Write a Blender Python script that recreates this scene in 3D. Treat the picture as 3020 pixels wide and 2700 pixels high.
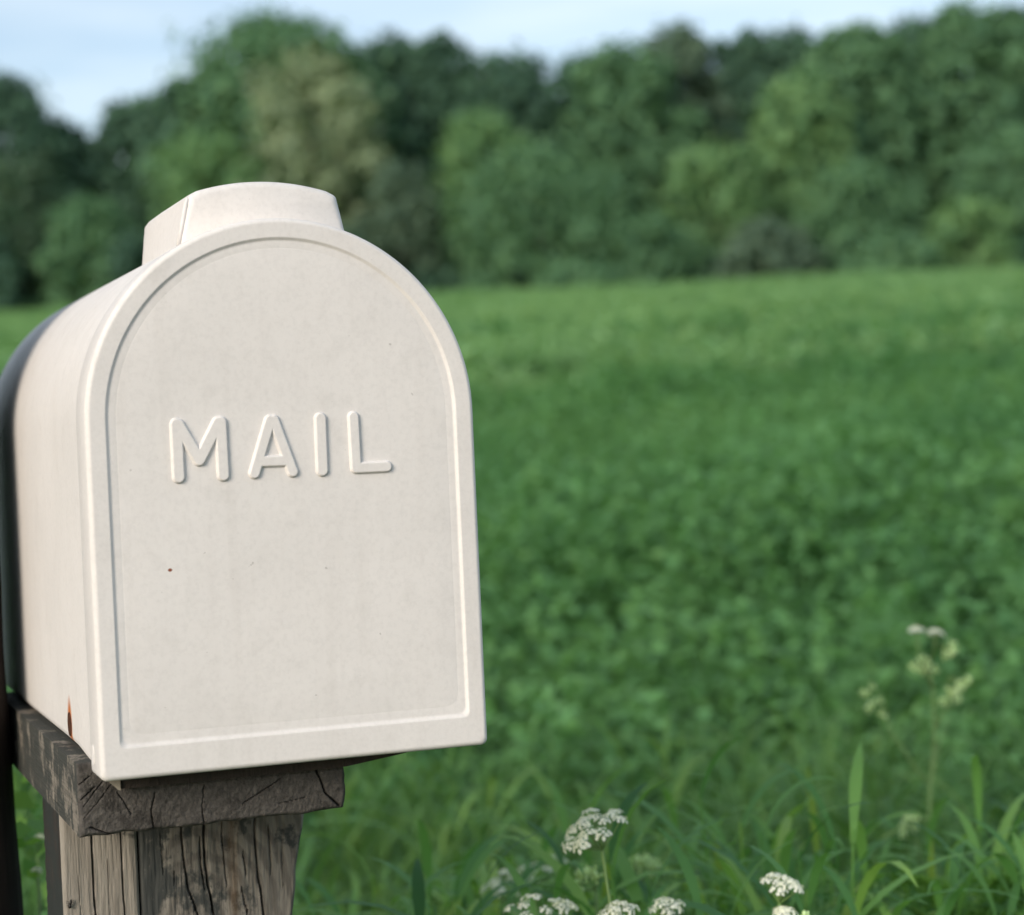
import bpy, bmesh, math, random
import numpy as np
from mathutils import Vector, Matrix

for o in list(bpy.data.objects): bpy.data.objects.remove(o)
scene = bpy.context.scene
COL = scene.collection

# ------------------------------------------------------------------ camera
CAM = Vector((-0.2518, -1.0062, 1.2057))
RGT = Vector((0.93702, -0.34645, -0.04433)); UP = Vector((0.04387, -0.00917, 0.99900)); FWD = Vector((0.34651, 0.93802, -0.00661))
cam = bpy.data.cameras.new("camera"); camo = bpy.data.objects.new("camera", cam); COL.objects.link(camo)
camo.matrix_world = Matrix(((RGT.x, UP.x, -FWD.x, CAM.x), (RGT.y, UP.y, -FWD.y, CAM.y), (RGT.z, UP.z, -FWD.z, CAM.z), (0, 0, 0, 1)))
cam.sensor_width = 36; cam.lens = 72.2; cam.clip_start = 0.05; cam.clip_end = 2000
cam.dof.use_dof = True; cam.dof.focus_distance = 1.075; cam.dof.aperture_fstop = 7.6
scene.camera = camo

# ------------------------------------------------------------------ sky, sun, exposure
SUN_AZ, SUN_EL = math.radians(54), math.radians(21)         # azimuth turned left from the mailbox door's normal
SUNV = Vector((-math.sin(SUN_AZ) * math.cos(SUN_EL), -math.cos(SUN_AZ) * math.cos(SUN_EL), math.sin(SUN_EL)))
world = bpy.data.worlds.new("World"); scene.world = world; world.use_nodes = True
wt = world.node_tree; wt.nodes.clear()
sky = wt.nodes.new("ShaderNodeTexSky"); sky.sky_type = 'NISHITA'; sky.sun_disc = False
sky.sun_elevation = SUN_EL; sky.sun_rotation = math.atan2(SUNV.x, SUNV.y)
sky.air_density = 1.0; sky.dust_density = 1.2; sky.ozone_density = 1.6
tc = wt.nodes.new("ShaderNodeTexCoord")
mp = wt.nodes.new("ShaderNodeMapping"); mp.inputs['Scale'].default_value = (1.6, 1.6, 9.0); mp.inputs['Rotation'].default_value = (0.06, 0.1, 0.4)
cn = wt.nodes.new("ShaderNodeTexNoise"); cn.inputs['Scale'].default_value = 2.3; cn.inputs['Detail'].default_value = 6; cn.inputs['Roughness'].default_value = 0.52
cr = wt.nodes.new("ShaderNodeValToRGB"); cr.color_ramp.elements[0].position = 0.22; cr.color_ramp.elements[1].position = 0.80
cr.color_ramp.elements[1].color = (0.82, 0.82, 0.82, 1)
mixc = wt.nodes.new("ShaderNodeMix"); mixc.data_type = 'RGBA'; mixc.inputs['B'].default_value = (6.3, 6.85, 7.1, 1)
bg = wt.nodes.new("ShaderNodeBackground"); bg.inputs['Strength'].default_value = 0.13
wo = wt.nodes.new("ShaderNodeOutputWorld")
L = wt.links.new
L(tc.outputs['Generated'], mp.inputs['Vector']); L(mp.outputs[0], cn.inputs['Vector']); L(cn.outputs['Fac'], cr.inputs['Fac'])
L(cr.outputs['Color'], mixc.inputs['Factor']); L(sky.outputs[0], mixc.inputs['A']); L(mixc.outputs['Result'], bg.inputs['Color']); L(bg.outputs[0], wo.inputs['Surface'])
sun = bpy.data.lights.new("sun", 'SUN'); sun.energy = 2.3; sun.angle = math.radians(28); sun.color = (1.0, 0.89, 0.77)
suno = bpy.data.objects.new("sun", sun); COL.objects.link(suno); suno.location = (-6, -4, 6)
suno.rotation_euler = SUNV.to_track_quat('Z', 'Y').to_euler()
vs = scene.view_settings; vs.view_transform = 'Standard'; vs.look = 'None'; vs.gamma = 1; vs.exposure = 0.4; vs.use_curve_mapping = False
scene.render.engine = 'CYCLES'
cy = scene.cycles
cy.max_bounces = 5; cy.diffuse_bounces = 3; cy.glossy_bounces = 1; cy.transmission_bounces = 2; cy.transparent_max_bounces = 6
cy.caustics_reflective = False; cy.caustics_refractive = False; cy.sample_clamp_indirect = 4
cy.use_adaptive_sampling = True; cy.adaptive_threshold = 0.025; cy.use_denoising = True
try: cy.denoiser = 'OPENIMAGEDENOISE'
except Exception: pass

# ------------------------------------------------------------------ helpers
def tag(o, label=None, cat=None, group=None, kind=None):
    if label: o['label'] = label
    if cat: o['category'] = cat
    if group: o['group'] = group
    if kind: o['kind'] = kind
    return o

def thing(name, label, cat, loc=(0, 0, 0), group=None):
    o = bpy.data.objects.new(name, None); COL.objects.link(o); o.location = loc; o.empty_display_size = 0.1
    return tag(o, label, cat, group)

def meshobj(name, verts, faces, mat, parent=None, smooth=False, angle=None):
    me = bpy.data.meshes.new(name); me.from_pydata([tuple(v) for v in verts], [], faces); me.update()
    if smooth: me.polygons.foreach_set('use_smooth', [True] * len(me.polygons))
    if smooth and angle is not None: me.set_sharp_from_angle(angle=math.radians(angle))
    if mat: me.materials.append(mat)
    o = bpy.data.objects.new(name, me); COL.objects.link(o)
    if parent: o.parent = parent
    return o

def linked(name, me, parent=None, loc=(0, 0, 0)):
    o = bpy.data.objects.new(name, me); COL.objects.link(o); o.location = loc
    if parent: o.parent = parent
    return o

def np_quads(name, V, mats, mat_idx=None):
    """V: (N,4,3) array -> mesh of N quads"""
    n = len(V); me = bpy.data.meshes.new(name)
    me.vertices.add(n * 4); me.vertices.foreach_set('co', np.ascontiguousarray(V, dtype=np.float32).ravel())
    me.loops.add(n * 4); me.loops.foreach_set('vertex_index', np.arange(n * 4, dtype=np.int32))
    me.polygons.add(n); me.polygons.foreach_set('loop_start', np.arange(0, n * 4, 4, dtype=np.int32))
    try: me.polygons.foreach_set('loop_total', np.full(n, 4, dtype=np.int32))
    except Exception: pass
    for m in mats: me.materials.append(m)
    if mat_idx is not None: me.polygons.foreach_set('material_index', np.asarray(mat_idx, dtype=np.int32))
    me.update(calc_edges=True); me.validate()
    return me

def tube(pts, radii, seg=8, cap=True):
    pts = [Vector(p) for p in pts]; V = []; F = []
    for i, p in enumerate(pts):
        t = (pts[min(i + 1, len(pts) - 1)] - pts[max(i - 1, 0)]).normalized()
        a = t.orthogonal().normalized() if i == 0 else (a - t * a.dot(t)).normalized()
        b = t.cross(a)
        for k in range(seg):
            q = 2 * math.pi * k / seg
            V.append(p + (a * math.cos(q) + b * math.sin(q)) * radii[i])
    for i in range(len(pts) - 1):
        for k in range(seg):
            F.append((i * seg + k, i * seg + (k + 1) % seg, (i + 1) * seg + (k + 1) % seg, (i + 1) * seg + k))
    if cap:
        F.append(tuple(reversed(range(seg)))); F.append(tuple(range((len(pts) - 1) * seg, len(pts) * seg)))
    return V, F

def merge(parts):
    V = []; F = []
    for v, f in parts:
        n = len(V); V += list(v); F += [tuple(i + n for i in q) for q in f]
    return V, F

# ------------------------------------------------------------------ materials
def newmat(name):
    m = bpy.data.materials.new(name); m.use_nodes = True; nt = m.node_tree
    return m, nt, nt.nodes['Principled BSDF'], nt.nodes, nt.links.new

def ramp(N, a, b, ca=(0, 0, 0, 1), cb=(1, 1, 1, 1)):
    r = N.new("ShaderNodeValToRGB"); e = r.color_ramp.elements
    e[0].position = a; e[1].position = b; e[0].color = ca; e[1].color = cb
    return r

def noise(N, Lk, vec, scale, detail=4, rough=0.55, stretch=None, dist=0.0):
    n = N.new("ShaderNodeTexNoise"); n.inputs['Scale'].default_value = scale; n.inputs['Detail'].default_value = detail
    n.inputs['Roughness'].default_value = rough; n.inputs['Distortion'].default_value = dist
    if stretch:
        m = N.new("ShaderNodeMapping"); m.inputs['Scale'].default_value = stretch; Lk(vec, m.inputs['Vector']); vec = m.outputs[0]
    Lk(vec, n.inputs['Vector']); return n

def mixcol(N, Lk, fac, a, b):
    m = N.new("ShaderNodeMix"); m.data_type = 'RGBA'
    for s, k in ((fac, 'Factor'), (a, 'A'), (b, 'B')):
        if hasattr(s, 'is_output'): Lk(s, m.inputs[k])
        else: m.inputs[k].default_value = s
    return m.outputs['Result']

def math_n(N, Lk, op, a, b=None, clamp=False):
    m = N.new("ShaderNodeMath"); m.operation = op; m.use_clamp = clamp
    for i, s in enumerate((a, b)):
        if s is None: continue
        if hasattr(s, 'is_output'): Lk(s, m.inputs[i])
        else: m.inputs[i].default_value = s
    return m.outputs[0]

def plastic_mat():
    m, nt, P, N, Lk = newmat("aged_white_plastic")
    co = N.new("ShaderNodeTexCoord").outputs['Object']
    big = noise(N, Lk, co, 14, 5, 0.6); mid = noise(N, Lk, co, 70, 4, 0.6); fine = noise(N, Lk, co, 420, 3, 0.6)
    spk = noise(N, Lk, co, 260, 2, 0.5); streak = noise(N, Lk, co, 30, 3, 0.6, (3.0, 1.0, 0.22))
    c = mixcol(N, Lk, ramp_out(N, Lk, big.outputs['Fac'], 0.32, 0.70), (0.690, 0.663, 0.640, 1), (0.740, 0.711, 0.688, 1))
    c = mixcol(N, Lk, scaled(N, Lk, ramp_out(N, Lk, mid.outputs['Fac'], 0.52, 0.74), 0.16), c, (0.44, 0.42, 0.39, 1))
    c = mixcol(N, Lk, scaled(N, Lk, ramp_out(N, Lk, streak.outputs['Fac'], 0.50, 0.80), 0.16), c, (0.46, 0.425, 0.39, 1))
    c = mixcol(N, Lk, scaled(N, Lk, ramp_out(N, Lk, fine.outputs['Fac'], 0.45, 0.72), 0.12), c, (0.33, 0.315, 0.30, 1))
    c = mixcol(N, Lk, scaled(N, Lk, ramp_out(N, Lk, spk.outputs['Fac'], 0.765, 0.80), 0.35), c, (0.14, 0.12, 0.10, 1))
    # rust washed out of the bolt hole in the left side
    sx = N.new("ShaderNodeSeparateXYZ"); Lk(co, sx.inputs[0])
    dy = math_n(N, Lk, 'MULTIPLY', math_n(N, Lk, 'SUBTRACT', sx.outputs['Y'], 0.1017), 1.0)
    dz = math_n(N, Lk, 'SUBTRACT', sx.outputs['Z'], 0.0165)
    d2 = math_n(N, Lk, 'ADD', math_n(N, Lk, 'POWER', math_n(N, Lk, 'DIVIDE', dy, 0.0095), 2), math_n(N, Lk, 'POWER', math_n(N, Lk, 'DIVIDE', dz, 0.0175), 2))
    rf = math_n(N, Lk, 'SUBTRACT', 1.15, math_n(N, Lk, 'ADD', d2, math_n(N, Lk, 'MULTIPLY', mid.outputs['Fac'], 0.45)), True)
    side = math_n(N, Lk, 'LESS_THAN', sx.outputs['X'], -0.09)
    rf = math_n(N, Lk, 'MULTIPLY', math_n(N, Lk, 'MULTIPLY', rf, side), 1.6, True)
    c = mixcol(N, Lk, rf, c, (0.46, 0.135, 0.02, 1))
    # one rust dot on the door
    e2 = math_n(N, Lk, 'ADD', math_n(N, Lk, 'POWER', math_n(N, Lk, 'DIVIDE', math_n(N, Lk, 'SUBTRACT', sx.outputs['X'], -0.0616), 0.0013), 2), math_n(N, Lk, 'POWER', math_n(N, Lk, 'DIVIDE', math_n(N, Lk, 'SUBTRACT', sx.outputs['Z'], 0.1011), 0.0010), 2))
    df = math_n(N, Lk, 'MULTIPLY', math_n(N, Lk, 'SUBTRACT', 1.0, e2, True), math_n(N, Lk, 'LESS_THAN', sx.outputs['Y'], 0.004))
    c = mixcol(N, Lk, math_n(N, Lk, 'MULTIPLY', df, 1.5, True), c, (0.22, 0.055, 0.02, 1))
    Lk(c, P.inputs['Base Color'])
    Lk(map_range(N, Lk, mid.outputs['Fac'], 0.3, 0.7, 0.50, 0.62), P.inputs['Roughness'])
    P.inputs['Specular IOR Level'].default_value = 0.45
    P.inputs['Subsurface Weight'].default_value = 0.0
    b = N.new("ShaderNodeBump"); b.inputs['Strength'].default_value = 0.10; b.inputs['Distance'].default_value = 0.0012
    Lk(math_n(N, Lk, 'ADD', mid.outputs['Fac'], math_n(N, Lk, 'MULTIPLY', fine.outputs['Fac'], 0.35)), b.inputs['Height']); Lk(b.outputs[0], P.inputs['Normal'])
    return m

def ramp_out(N, Lk, src, a, b):
    r = ramp(N, a, b); Lk(src, r.inputs['Fac']); return r.outputs['Color']
def scaled(N, Lk, src, k): return math_n(N, Lk, 'MULTIPLY', src, k)
def map_range(N, Lk, src, a, b, c, d):
    m = N.new("ShaderNodeMapRange"); Lk(src, m.inputs[0])
    for i, v in enumerate((a, b, c, d)): m.inputs[i + 1].default_value = v
    return m.outputs[0]

def wood_mat(name, pale, mid_, dark, lichen=0.35, axis='z', rings=None, lich_col=(0.028, 0.034, 0.032, 1), rust_x=None, lich_x=None, rough=0.85):
    m, nt, P, N, Lk = newmat(name)
    co = N.new("ShaderNodeTexCoord").outputs['Object']
    st = {'z': (1, 1, 0.06), 'y': (1, 0.06, 1), 'end': (1, 0.3, 1)}[axis]
    g1 = noise(N, Lk, co, 210, 4, 0.6, st, 0.3); g2 = noise(N, Lk, co, 620, 3, 0.65, (1, 1, 0.05) if axis == 'z' else st)
    blot = noise(N, Lk, co, 34, 5, 0.65); sp = noise(N, Lk, co, 150, 6, 0.72, (1, 1, 0.6))
    c = mixcol(N, Lk, ramp_out(N, Lk, g1.outputs['Fac'], 0.35, 0.68), mid_, pale)
    c = mixcol(N, Lk, scaled(N, Lk, ramp_out(N, Lk, g2.outputs['Fac'], 0.5, 0.78), 0.55), c, dark)
    if rings:
        mp_ = N.new("ShaderNodeMapping"); mp_.inputs['Location'].default_value = tuple(-v for v in rings[:3]); mp_.inputs['Scale'].default_value = rings[3]
        mp_.vector_type = 'POINT'
        sub = N.new("ShaderNodeVectorMath"); sub.operation = 'SUBTRACT'; sub.inputs[1].default_value = rings[:3]; Lk(co, sub.inputs[0])
        mul = N.new("ShaderNodeVectorMath"); mul.operation = 'MULTIPLY'; mul.inputs[1].default_value = rings[3]; Lk(sub.outputs[0], mul.inputs[0])
        wv = N.new("ShaderNodeTexWave"); wv.wave_type = 'RINGS'; wv.rings_direction = 'Y'; wv.inputs['Scale'].default_value = rings[4]
        wv.inputs['Distortion'].default_value = rings[5] if len(rings) > 5 else 1.2
        wv.inputs['Detail'].default_value = 3; wv.inputs['Detail Scale'].default_value = 2.0
        Lk(mul.outputs[0], wv.inputs['Vector'])
        c = mixcol(N, Lk, scaled(N, Lk, ramp_out(N, Lk, wv.outputs['Fac'], 0.40, 0.85), rings[6] if len(rings) > 6 else 0.5), c, dark)
    lsum = math_n(N, Lk, 'ADD', math_n(N, Lk, 'MULTIPLY', blot.outputs['Fac'], 0.62), math_n(N, Lk, 'MULTIPLY', sp.outputs['Fac'], 0.38))
    if lich_x is not None:
        sx = N.new("ShaderNodeSeparateXYZ"); Lk(co, sx.inputs[0])
        lsum = math_n(N, Lk, 'ADD', lsum, map_range(N, Lk, sx.outputs['X'], lich_x[0], lich_x[1], lich_x[2], lich_x[3]))
    lf = ramp_out(N, Lk, lsum, 0.60 - 0.22 * lichen, 0.645 - 0.20 * lichen)
    c = mixcol(N, Lk, scaled(N, Lk, lf, 0.86), c, lich_col)
    if rust_x is not None:
        sx2 = N.new("ShaderNodeSeparateXYZ"); Lk(co, sx2.inputs[0])
        dd = math_n(N, Lk, 'ABSOLUTE', math_n(N, Lk, 'SUBTRACT', math_n(N, Lk, 'ADD', sx2.outputs['X'], scaled(N, Lk, blot.outputs['Fac'], 0.006)), rust_x))
        rf = map_range(N, Lk, dd, 0.001, 0.0048, 1.0, 0.0)
        c = mixcol(N, Lk, math_n(N, Lk, 'MULTIPLY', rf, scaled(N, Lk, sp.outputs['Fac'], 0.75), True), c, (0.15, 0.09, 0.045, 1))
    Lk(c, P.inputs['Base Color']); P.inputs['Roughness'].default_value = rough; P.inputs['Specular IOR Level'].default_value = 0.2
    b = N.new("ShaderNodeBump"); b.inputs['Strength'].default_value = 0.55; b.inputs['Distance'].default_value = 0.0016
    Lk(math_n(N, Lk, 'ADD', g2.outputs['Fac'], math_n(N, Lk, 'ADD', g1.outputs['Fac'], sp.outputs['Fac'])), b.inputs['Height']); Lk(b.outputs[0], P.inputs['Normal'])
    return m

def flat_mat(name, col, rough=0.6, spec=0.3, var=0.0, scale=60):
    m, nt, P, N, Lk = newmat(name)
    if var:
        co = N.new("ShaderNodeTexCoord").outputs['Object']; n = noise(N, Lk, co, scale, 4)
        d = tuple(c * (1 - var) for c in col[:3]) + (1,)
        Lk(mixcol(N, Lk, ramp_out(N, Lk, n.outputs['Fac'], 0.35, 0.65), d, col), P.inputs['Base Color'])
    else: P.inputs['Base Color'].default_value = col
    P.inputs['Roughness'].default_value = rough; P.inputs['Specular IOR Level'].default_value = spec
    return m

def leaf_mat(name, cols, trans=0.35, rough=0.5, spec=0.25, per='island', patch=None):
    """cols: list of leaf colours; picked at random per leaf and per plant"""
    m, nt, P, N, Lk = newmat(name)
    geo = N.new("ShaderNodeNewGeometry"); oi = N.new("ShaderNodeObjectInfo")
    r = N.new("ShaderNodeValToRGB"); e = r.color_ramp.elements
    while len(e) < len(cols): e.new(0.5)
    for i, c in enumerate(cols): e[i].position = i / max(1, len(cols) - 1); e[i].color = tuple(c) + (1,)
    f = math_n(N, Lk, 'ADD', math_n(N, Lk, 'MULTIPLY', geo.outputs['Random Per Island'], 0.55), math_n(N, Lk, 'MULTIPLY', oi.outputs['Random'], 0.45)) if per == 'both' else geo.outputs['Random Per Island']
    if patch:
        n = noise(N, Lk, geo.outputs['Position'], patch, 3, 0.5)
        f = math_n(N, Lk, 'ADD', math_n(N, Lk, 'MULTIPLY', f, 0.55), map_range(N, Lk, n.outputs['Fac'], 0.3, 0.7, 0.0, 0.45), True)
    Lk(f, r.inputs['Fac'])
    Lk(r.outputs['Color'], P.inputs['Base Color']); P.inputs['Roughness'].default_value = rough; P.inputs['Specular IOR Level'].default_value = spec
    tr = N.new("ShaderNodeBsdfTranslucent"); mx = N.new("ShaderNodeMixShader"); mx.inputs[0].default_value = trans
    tcol = N.new("ShaderNodeMix"); tcol.data_type = 'RGBA'; tcol.blend_type = 'MULTIPLY'; tcol.inputs['Factor'].default_value = 1
    tcol.inputs['B'].default_value = (1.25, 1.25, 0.55, 1); Lk(r.outputs['Color'], tcol.inputs['A']); Lk(tcol.outputs['Result'], tr.inputs['Color'])
    Lk(P.outputs[0], mx.inputs[1]); Lk(tr.outputs[0], mx.inputs[2]); Lk(mx.outputs[0], N['Material Output'].inputs['Surface'])
    return m

M_PLASTIC = plastic_mat()
M_BARK = flat_mat("bark", (0.055, 0.045, 0.036, 1), 0.9, 0.1, 0.5, 3)

# ------------------------------------------------------------------ ground: one sheet, level verge, then a field rising to the wood
def fs(x, y): return (x - CAM.x) * 0.34652 + (y - CAM.y) * 0.93804       # distance ahead of the camera
def fl_(x, y): return (x - CAM.x) * 0.93804 - (y - CAM.y) * 0.34652
def gz(x, y):
    s = fs(x, y); d = s - 2.0
    z = 0.0 if d < -0.4 else (0.083 * (d + 0.4) ** 2 / 1.6 if d < 0.4 else 0.083 * d)
    if s > 110: z = 0.083 * 108 + (s - 110) * 0.02
    return z
def wxy(s, l): return (CAM.x + s * 0.34652 + l * 0.93804, CAM.y + s * 0.93804 - l * 0.34652)
M_SOIL = flat_mat("field_soil", (0.016, 0.030, 0.013, 1), 0.95, 0.1, 0.5, 4)
ss = [-400, -60, -12, -4, 0, 1, 1.4, 1.6, 1.8, 2.0, 2.2, 2.4, 2.8, 4, 8, 16, 32, 64, 108, 110, 130, 200, 600, 1500]
ll = [-1200, -300, -80, -30, -10, -4, 0, 4, 10, 30, 80, 300, 1200]
V = []; F = []
for s in ss:
    for l in ll:
        x, y = wxy(s, l); V.append((x, y, gz(x, y)))
for i in range(len(ss) - 1):
    for j in range(len(ll) - 1):
        a = i * len(ll) + j; F.append((a, a + 1, a + 1 + len(ll), a + len(ll)))
tag(meshobj("field", V, F, M_SOIL, smooth=True), kind="structure")

# ------------------------------------------------------------------ mailbox
ZB = 1.05; H = 0.2744; ZC = H - 0.1
def outline(o, ob, rc=0.004, na=72, zb_off=0.0):
    a = 0.1 - o; zb = ob + zb_off; pts = []
    nb = 10
    for k in range(nb + 1): pts.append((-a + rc + (2 * a - 2 * rc) * k / nb, zb))
    for k in range(1, 6):
        t = -math.pi / 2 + math.pi / 2 * k / 6; pts.append((a - rc + rc * math.cos(t), zb + rc + rc * math.sin(t)))
    ns = 14
    for k in range(ns): pts.append((a, zb + rc + (ZC - zb - rc) * k / ns))
    for k in range(na + 1):
        t = math.pi * k / na; pts.append((a * math.cos(t), ZC + a * math.sin(t)))
    for k in range(1, ns + 1): pts.append((-a, ZC + (zb + rc - ZC) * k / ns))
    for k in range(1, 6):
        t = math.pi + math.pi / 2 * k / 6; pts.append((-a + rc + rc * math.cos(t), zb + rc + rc * math.sin(t)))
    return pts
def loft(rings, cap0=True, cap1=True):
    n = len(rings[0]); V = [p for r in rings for p in r]; F = []
    for i in range(len(rings) - 1):
        for k in range(n):
            F.append((i * n + k, i * n + (k + 1) % n, (i + 1) * n + (k + 1) % n, (i + 1) * n + k))
    if cap0: F.append(tuple(reversed(range(n))))
    if cap1: F.append(tuple(range((len(rings) - 1) * n, len(rings) * n)))
    return V, F
mailbox = thing("mailbox", "white plastic mailbox with arched top and raised MAIL lettering on wooden post", "mailbox", (0, 0, ZB))
prof = [(0.0016, 0.0016, 0.0305, 0.003), (0.0004, 0.0004, 0.0300, 0.0034), (0, 0, 0.0292, 0.0034), (0, 0, 0.0032, 0.0034),
        (0.0002, 0.0002, 0.0018, 0.0034), (0.0008, 0.0008, 0.0008, 0.0034), (0.0017, 0.0017, 0.0002, 0.0034), (0.0024, 0.0024, 0, 0.0034), (0.0029, 0.0029, 0, 0.0034),
        (0.0093, 0.0150, 0, 0.003), (0.0096, 0.0153, 0, 0.003), (0.0099, 0.0157, 0.0001, 0.003), (0.0103, 0.0162, 0.0004, 0.0032), (0.0108, 0.0168, 0.00085, 0.0035),
        (0.0112, 0.0173, 0.0011, 0.0038), (0.0116, 0.0178, 0.0012, 0.004), (0.0121, 0.0183, 0.0012, 0.004),
        (0.0148, 0.0214, 0.0012, 0.007), (0.0151, 0.0217, 0.00124, 0.007), (0.0154, 0.0220, 0.0012, 0.007), (0.0158, 0.0224, 0.00117, 0.007), (0.030, 0.04, 0.0011, 0.008)]
rings = [[(x, y, z) for x, z in outline(o, ob, rc)] for o, ob, y, rc in prof]
V, F = loft(rings)
door = meshobj("door", V, F, M_PLASTIC, mailbox, True, 50)

# body: straight shell, floor a little higher than the door's lip, rounded rear end
st = [(0.0007, 0.0025, 0.0306), (0.0006, 0.0030, 0.045), (0.0004, 0.0060, 0.082), (0.0002, 0.0066, 0.12), (0.0, 0.0066, 0.25), (0.0, 0.0066, 0.36), (0.0, 0.0066, 0.435)]
for k in range(1, 9):
    t = math.pi / 2 * k / 8; st.append((0.045 * (1 - math.cos(t)), 0.0066 + 0.02 * (1 - math.cos(t)), 0.435 + 0.05 * math.sin(t)))
V, F = loft([[(x, y, z) for x, z in outline(o, ob, 0.006)] for o, ob, y in st])
# normals outward: rings run front to rear
body = meshobj("body", V, [tuple(reversed(f)) for f in F], M_PLASTIC, mailbox, True, 50)

# hood on the crown of the arch, swept straight back behind the door
def hood_ring(y, ins):
    P = []; R0 = 0.122 - ins; xt = 0.0392 - ins; xb = 0.0462 - ins * 0.6 - 0.0040 * min(1, max(0, (y - 0.05) / 0.08))
    zt = ZC + math.sqrt(R0 ** 2 - xt ** 2); zb = ZC + math.sqrt(0.094 ** 2 - xb ** 2)
    n = 26; rr = 0.0032
    a0 = math.atan2(zt - ZC, xt)
    P.append((xb, y, zb))
    for k in range(1, 6): P.append((xb + (xt + 0.0005 - xb) * k / 6, y, zb + (zt - rr - zb) * k / 6))
    for k in range(6):
        t = math.pi / 2 * k / 5 * 0.72
        P.append((xt - rr + rr * math.cos(t) + 0.0004, y, zt - rr + rr * math.sin(t)))
    for k in range(1, n):
        t = a0 + 0.02 + (math.pi - 2 * a0 - 0.04) * k / n
        P.append((R0 * math.cos(t), y, ZC + R0 * math.sin(t)))
    for k in range(5, -1, -1):
        t = math.pi / 2 * k / 5 * 0.72
        P.append((-(xt - rr + rr * math.cos(t) + 0.0004), y, zt - rr + rr * math.sin(t)))
    for k in range(5, 0, -1): P.append((-(xb + (xt + 0.0005 - xb) * k / 6), y, zb + (zt - rr - zb) * k / 6))
    P.append((-xb, y, zb))
    return P
hy = [(0.0258, 0.0038), (0.0264, 0.0020), (0.0276, 0.0008), (0.0295, 0.0001), (0.032, 0.0), (0.06, 0.0), (0.10, 0.0), (0.14, 0.0004), (0.154, 0.0012), (0.1585, 0.003), (0.160, 0.006)]
V, F = loft([hood_ring(y, i) for y, i in hy])
hood = meshobj("hood", V, [tuple(reversed(f)) for f in F], M_PLASTIC, mailbox, True, 40)

# mould seam standing proud on the hood's front left edge
V, F = tube([(-0.0448, 0.0281, 0.2635), (-0.0422, 0.0281, 0.2745), (-0.0400, 0.0281, 0.2845), (-0.0390, 0.0284, 0.2872), (-0.0384, 0.0296, 0.2882)], [0.0012, 0.0012, 0.0012, 0.0010, 0.0006], 10)
meshobj("mould_seam", V, F, M_PLASTIC, hood, True)
# raised letters: rounded strokes standing off the door panel
LET = {'M': ([[(-.0554, .1726), (-.0553, .1466)], [(-.0543, .1722), (-.0447, .1546), (-.0345, .1726)], [(-.0332, .1728), (-.0330, .1466)]], .0031),
       'A': ([[(-.0082, .1727), (-.0172, .1468)], [(-.0062, .1727), (.0024, .1467)], [(-.0132, .1525), (-.0014, .1523)]], .0029),
       'I': ([[(.0179, .1727), (.0177, .1466)]], .0031),
       'L': ([[(.0352, .1729), (.0355, .1470)], [(.0355, .1470), (.0516, .1470)]], .0029)}
def seg_d(px, pz, a, b):
    ax, az = a; bx, bz = b; dx, dz = bx - ax, bz - az
    t = np.clip(((px - ax) * dx + (pz - az) * dz) / (dx * dx + dz * dz), 0, 1)
    return np.hypot(px - ax - t * dx, pz - az - t * dz)
lettering = None
for ch, (strokes, rad) in LET.items():
    pts = [p for s in strokes for p in s]; mg = rad + 0.0022; st_ = 0.00032
    xs = np.arange(min(p[0] for p in pts) - mg, max(p[0] for p in pts) + mg, st_); zs = np.arange(min(p[1] for p in pts) - mg, max(p[1] for p in pts) + mg, st_)
    X, Z = np.meshgrid(xs, zs)
    D = np.min([seg_d(X, Z, s[i], s[i + 1]) for s in strokes for i in range(len(s) - 1)], axis=0) - rad
    t = np.clip((0.0009 - D) / 0.0017, 0, 1); Y = 0.0017 - 0.0023 * (t * t * (3 - 2 * t))
    keep = D < 0.0013
    idx = -np.ones(X.shape, int); V = []; F = []
    cell = keep[:-1, :-1] | keep[1:, :-1] | keep[:-1, 1:] | keep[1:, 1:]
    for i, j in zip(*np.nonzero(cell)):
        q = []
        for (a, b) in ((i, j), (i, j + 1), (i + 1, j + 1), (i + 1, j)):
            if idx[a, b] < 0: idx[a, b] = len(V); V.append((X[a, b], Y[a, b], Z[a, b]))
            q.append(idx[a, b])
        F.append(tuple(q))
    tag(meshobj("letter", V, F, M_PLASTIC, door, True), "raised letter " + ch)

# rusty bolt sunk in the left side, hinge slot in the door's edge
M_RUST = flat_mat("rust", (0.09, 0.035, 0.018, 1), 0.9, 0.2, 0.6, 300)
V = [(-0.1003, 0.1017, 0.0172)]; F = []
for rr, xx in ((0.0042, -0.1004), (0.0062, -0.1002), (0.0066, -0.0995)):
    for k in range(24):
        q = 2 * math.pi * k / 24; V.append((xx, 0.1017 + rr * 0.95 * math.cos(q), 0.0172 + rr * math.sin(q)))
for k in range(24): F.append((0, 1 + (k + 1) % 24, 1 + k))
for i in range(2):
    for k in range(24): F.append((1 + i * 24 + k, 1 + i * 24 + (k + 1) % 24, 25 + i * 24 + (k + 1) % 24, 25 + i * 24 + k))
tag(meshobj("bolt", V, F, M_RUST, body, True), "rusty bolt in the mailbox's left side")
M_SLOT = flat_mat("slot_shade", (0.30, 0.22, 0.16, 1), 0.8, 0.2)
V = []; F = []
for rr, xx, hh in ((0.0018, -0.10015, 0.0042), (0.0028, -0.10035, 0.0050), (0.0031, -0.0996, 0.0054)):
    for k in range(20):
        q = 2 * math.pi * k / 20; V.append((xx, 0.0215 + rr * math.cos(q), 0.0108 + (hh - rr) * (1 if math.sin(q) > 0 else -1) + rr * math.sin(q)))
for i in range(2):
    for k in range(20): F.append((i * 20 + k, i * 20 + (k + 1) % 20, i * 20 + 20 + (k + 1) % 20, i * 20 + 20 + k))
F.append(tuple(range(20)))
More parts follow.
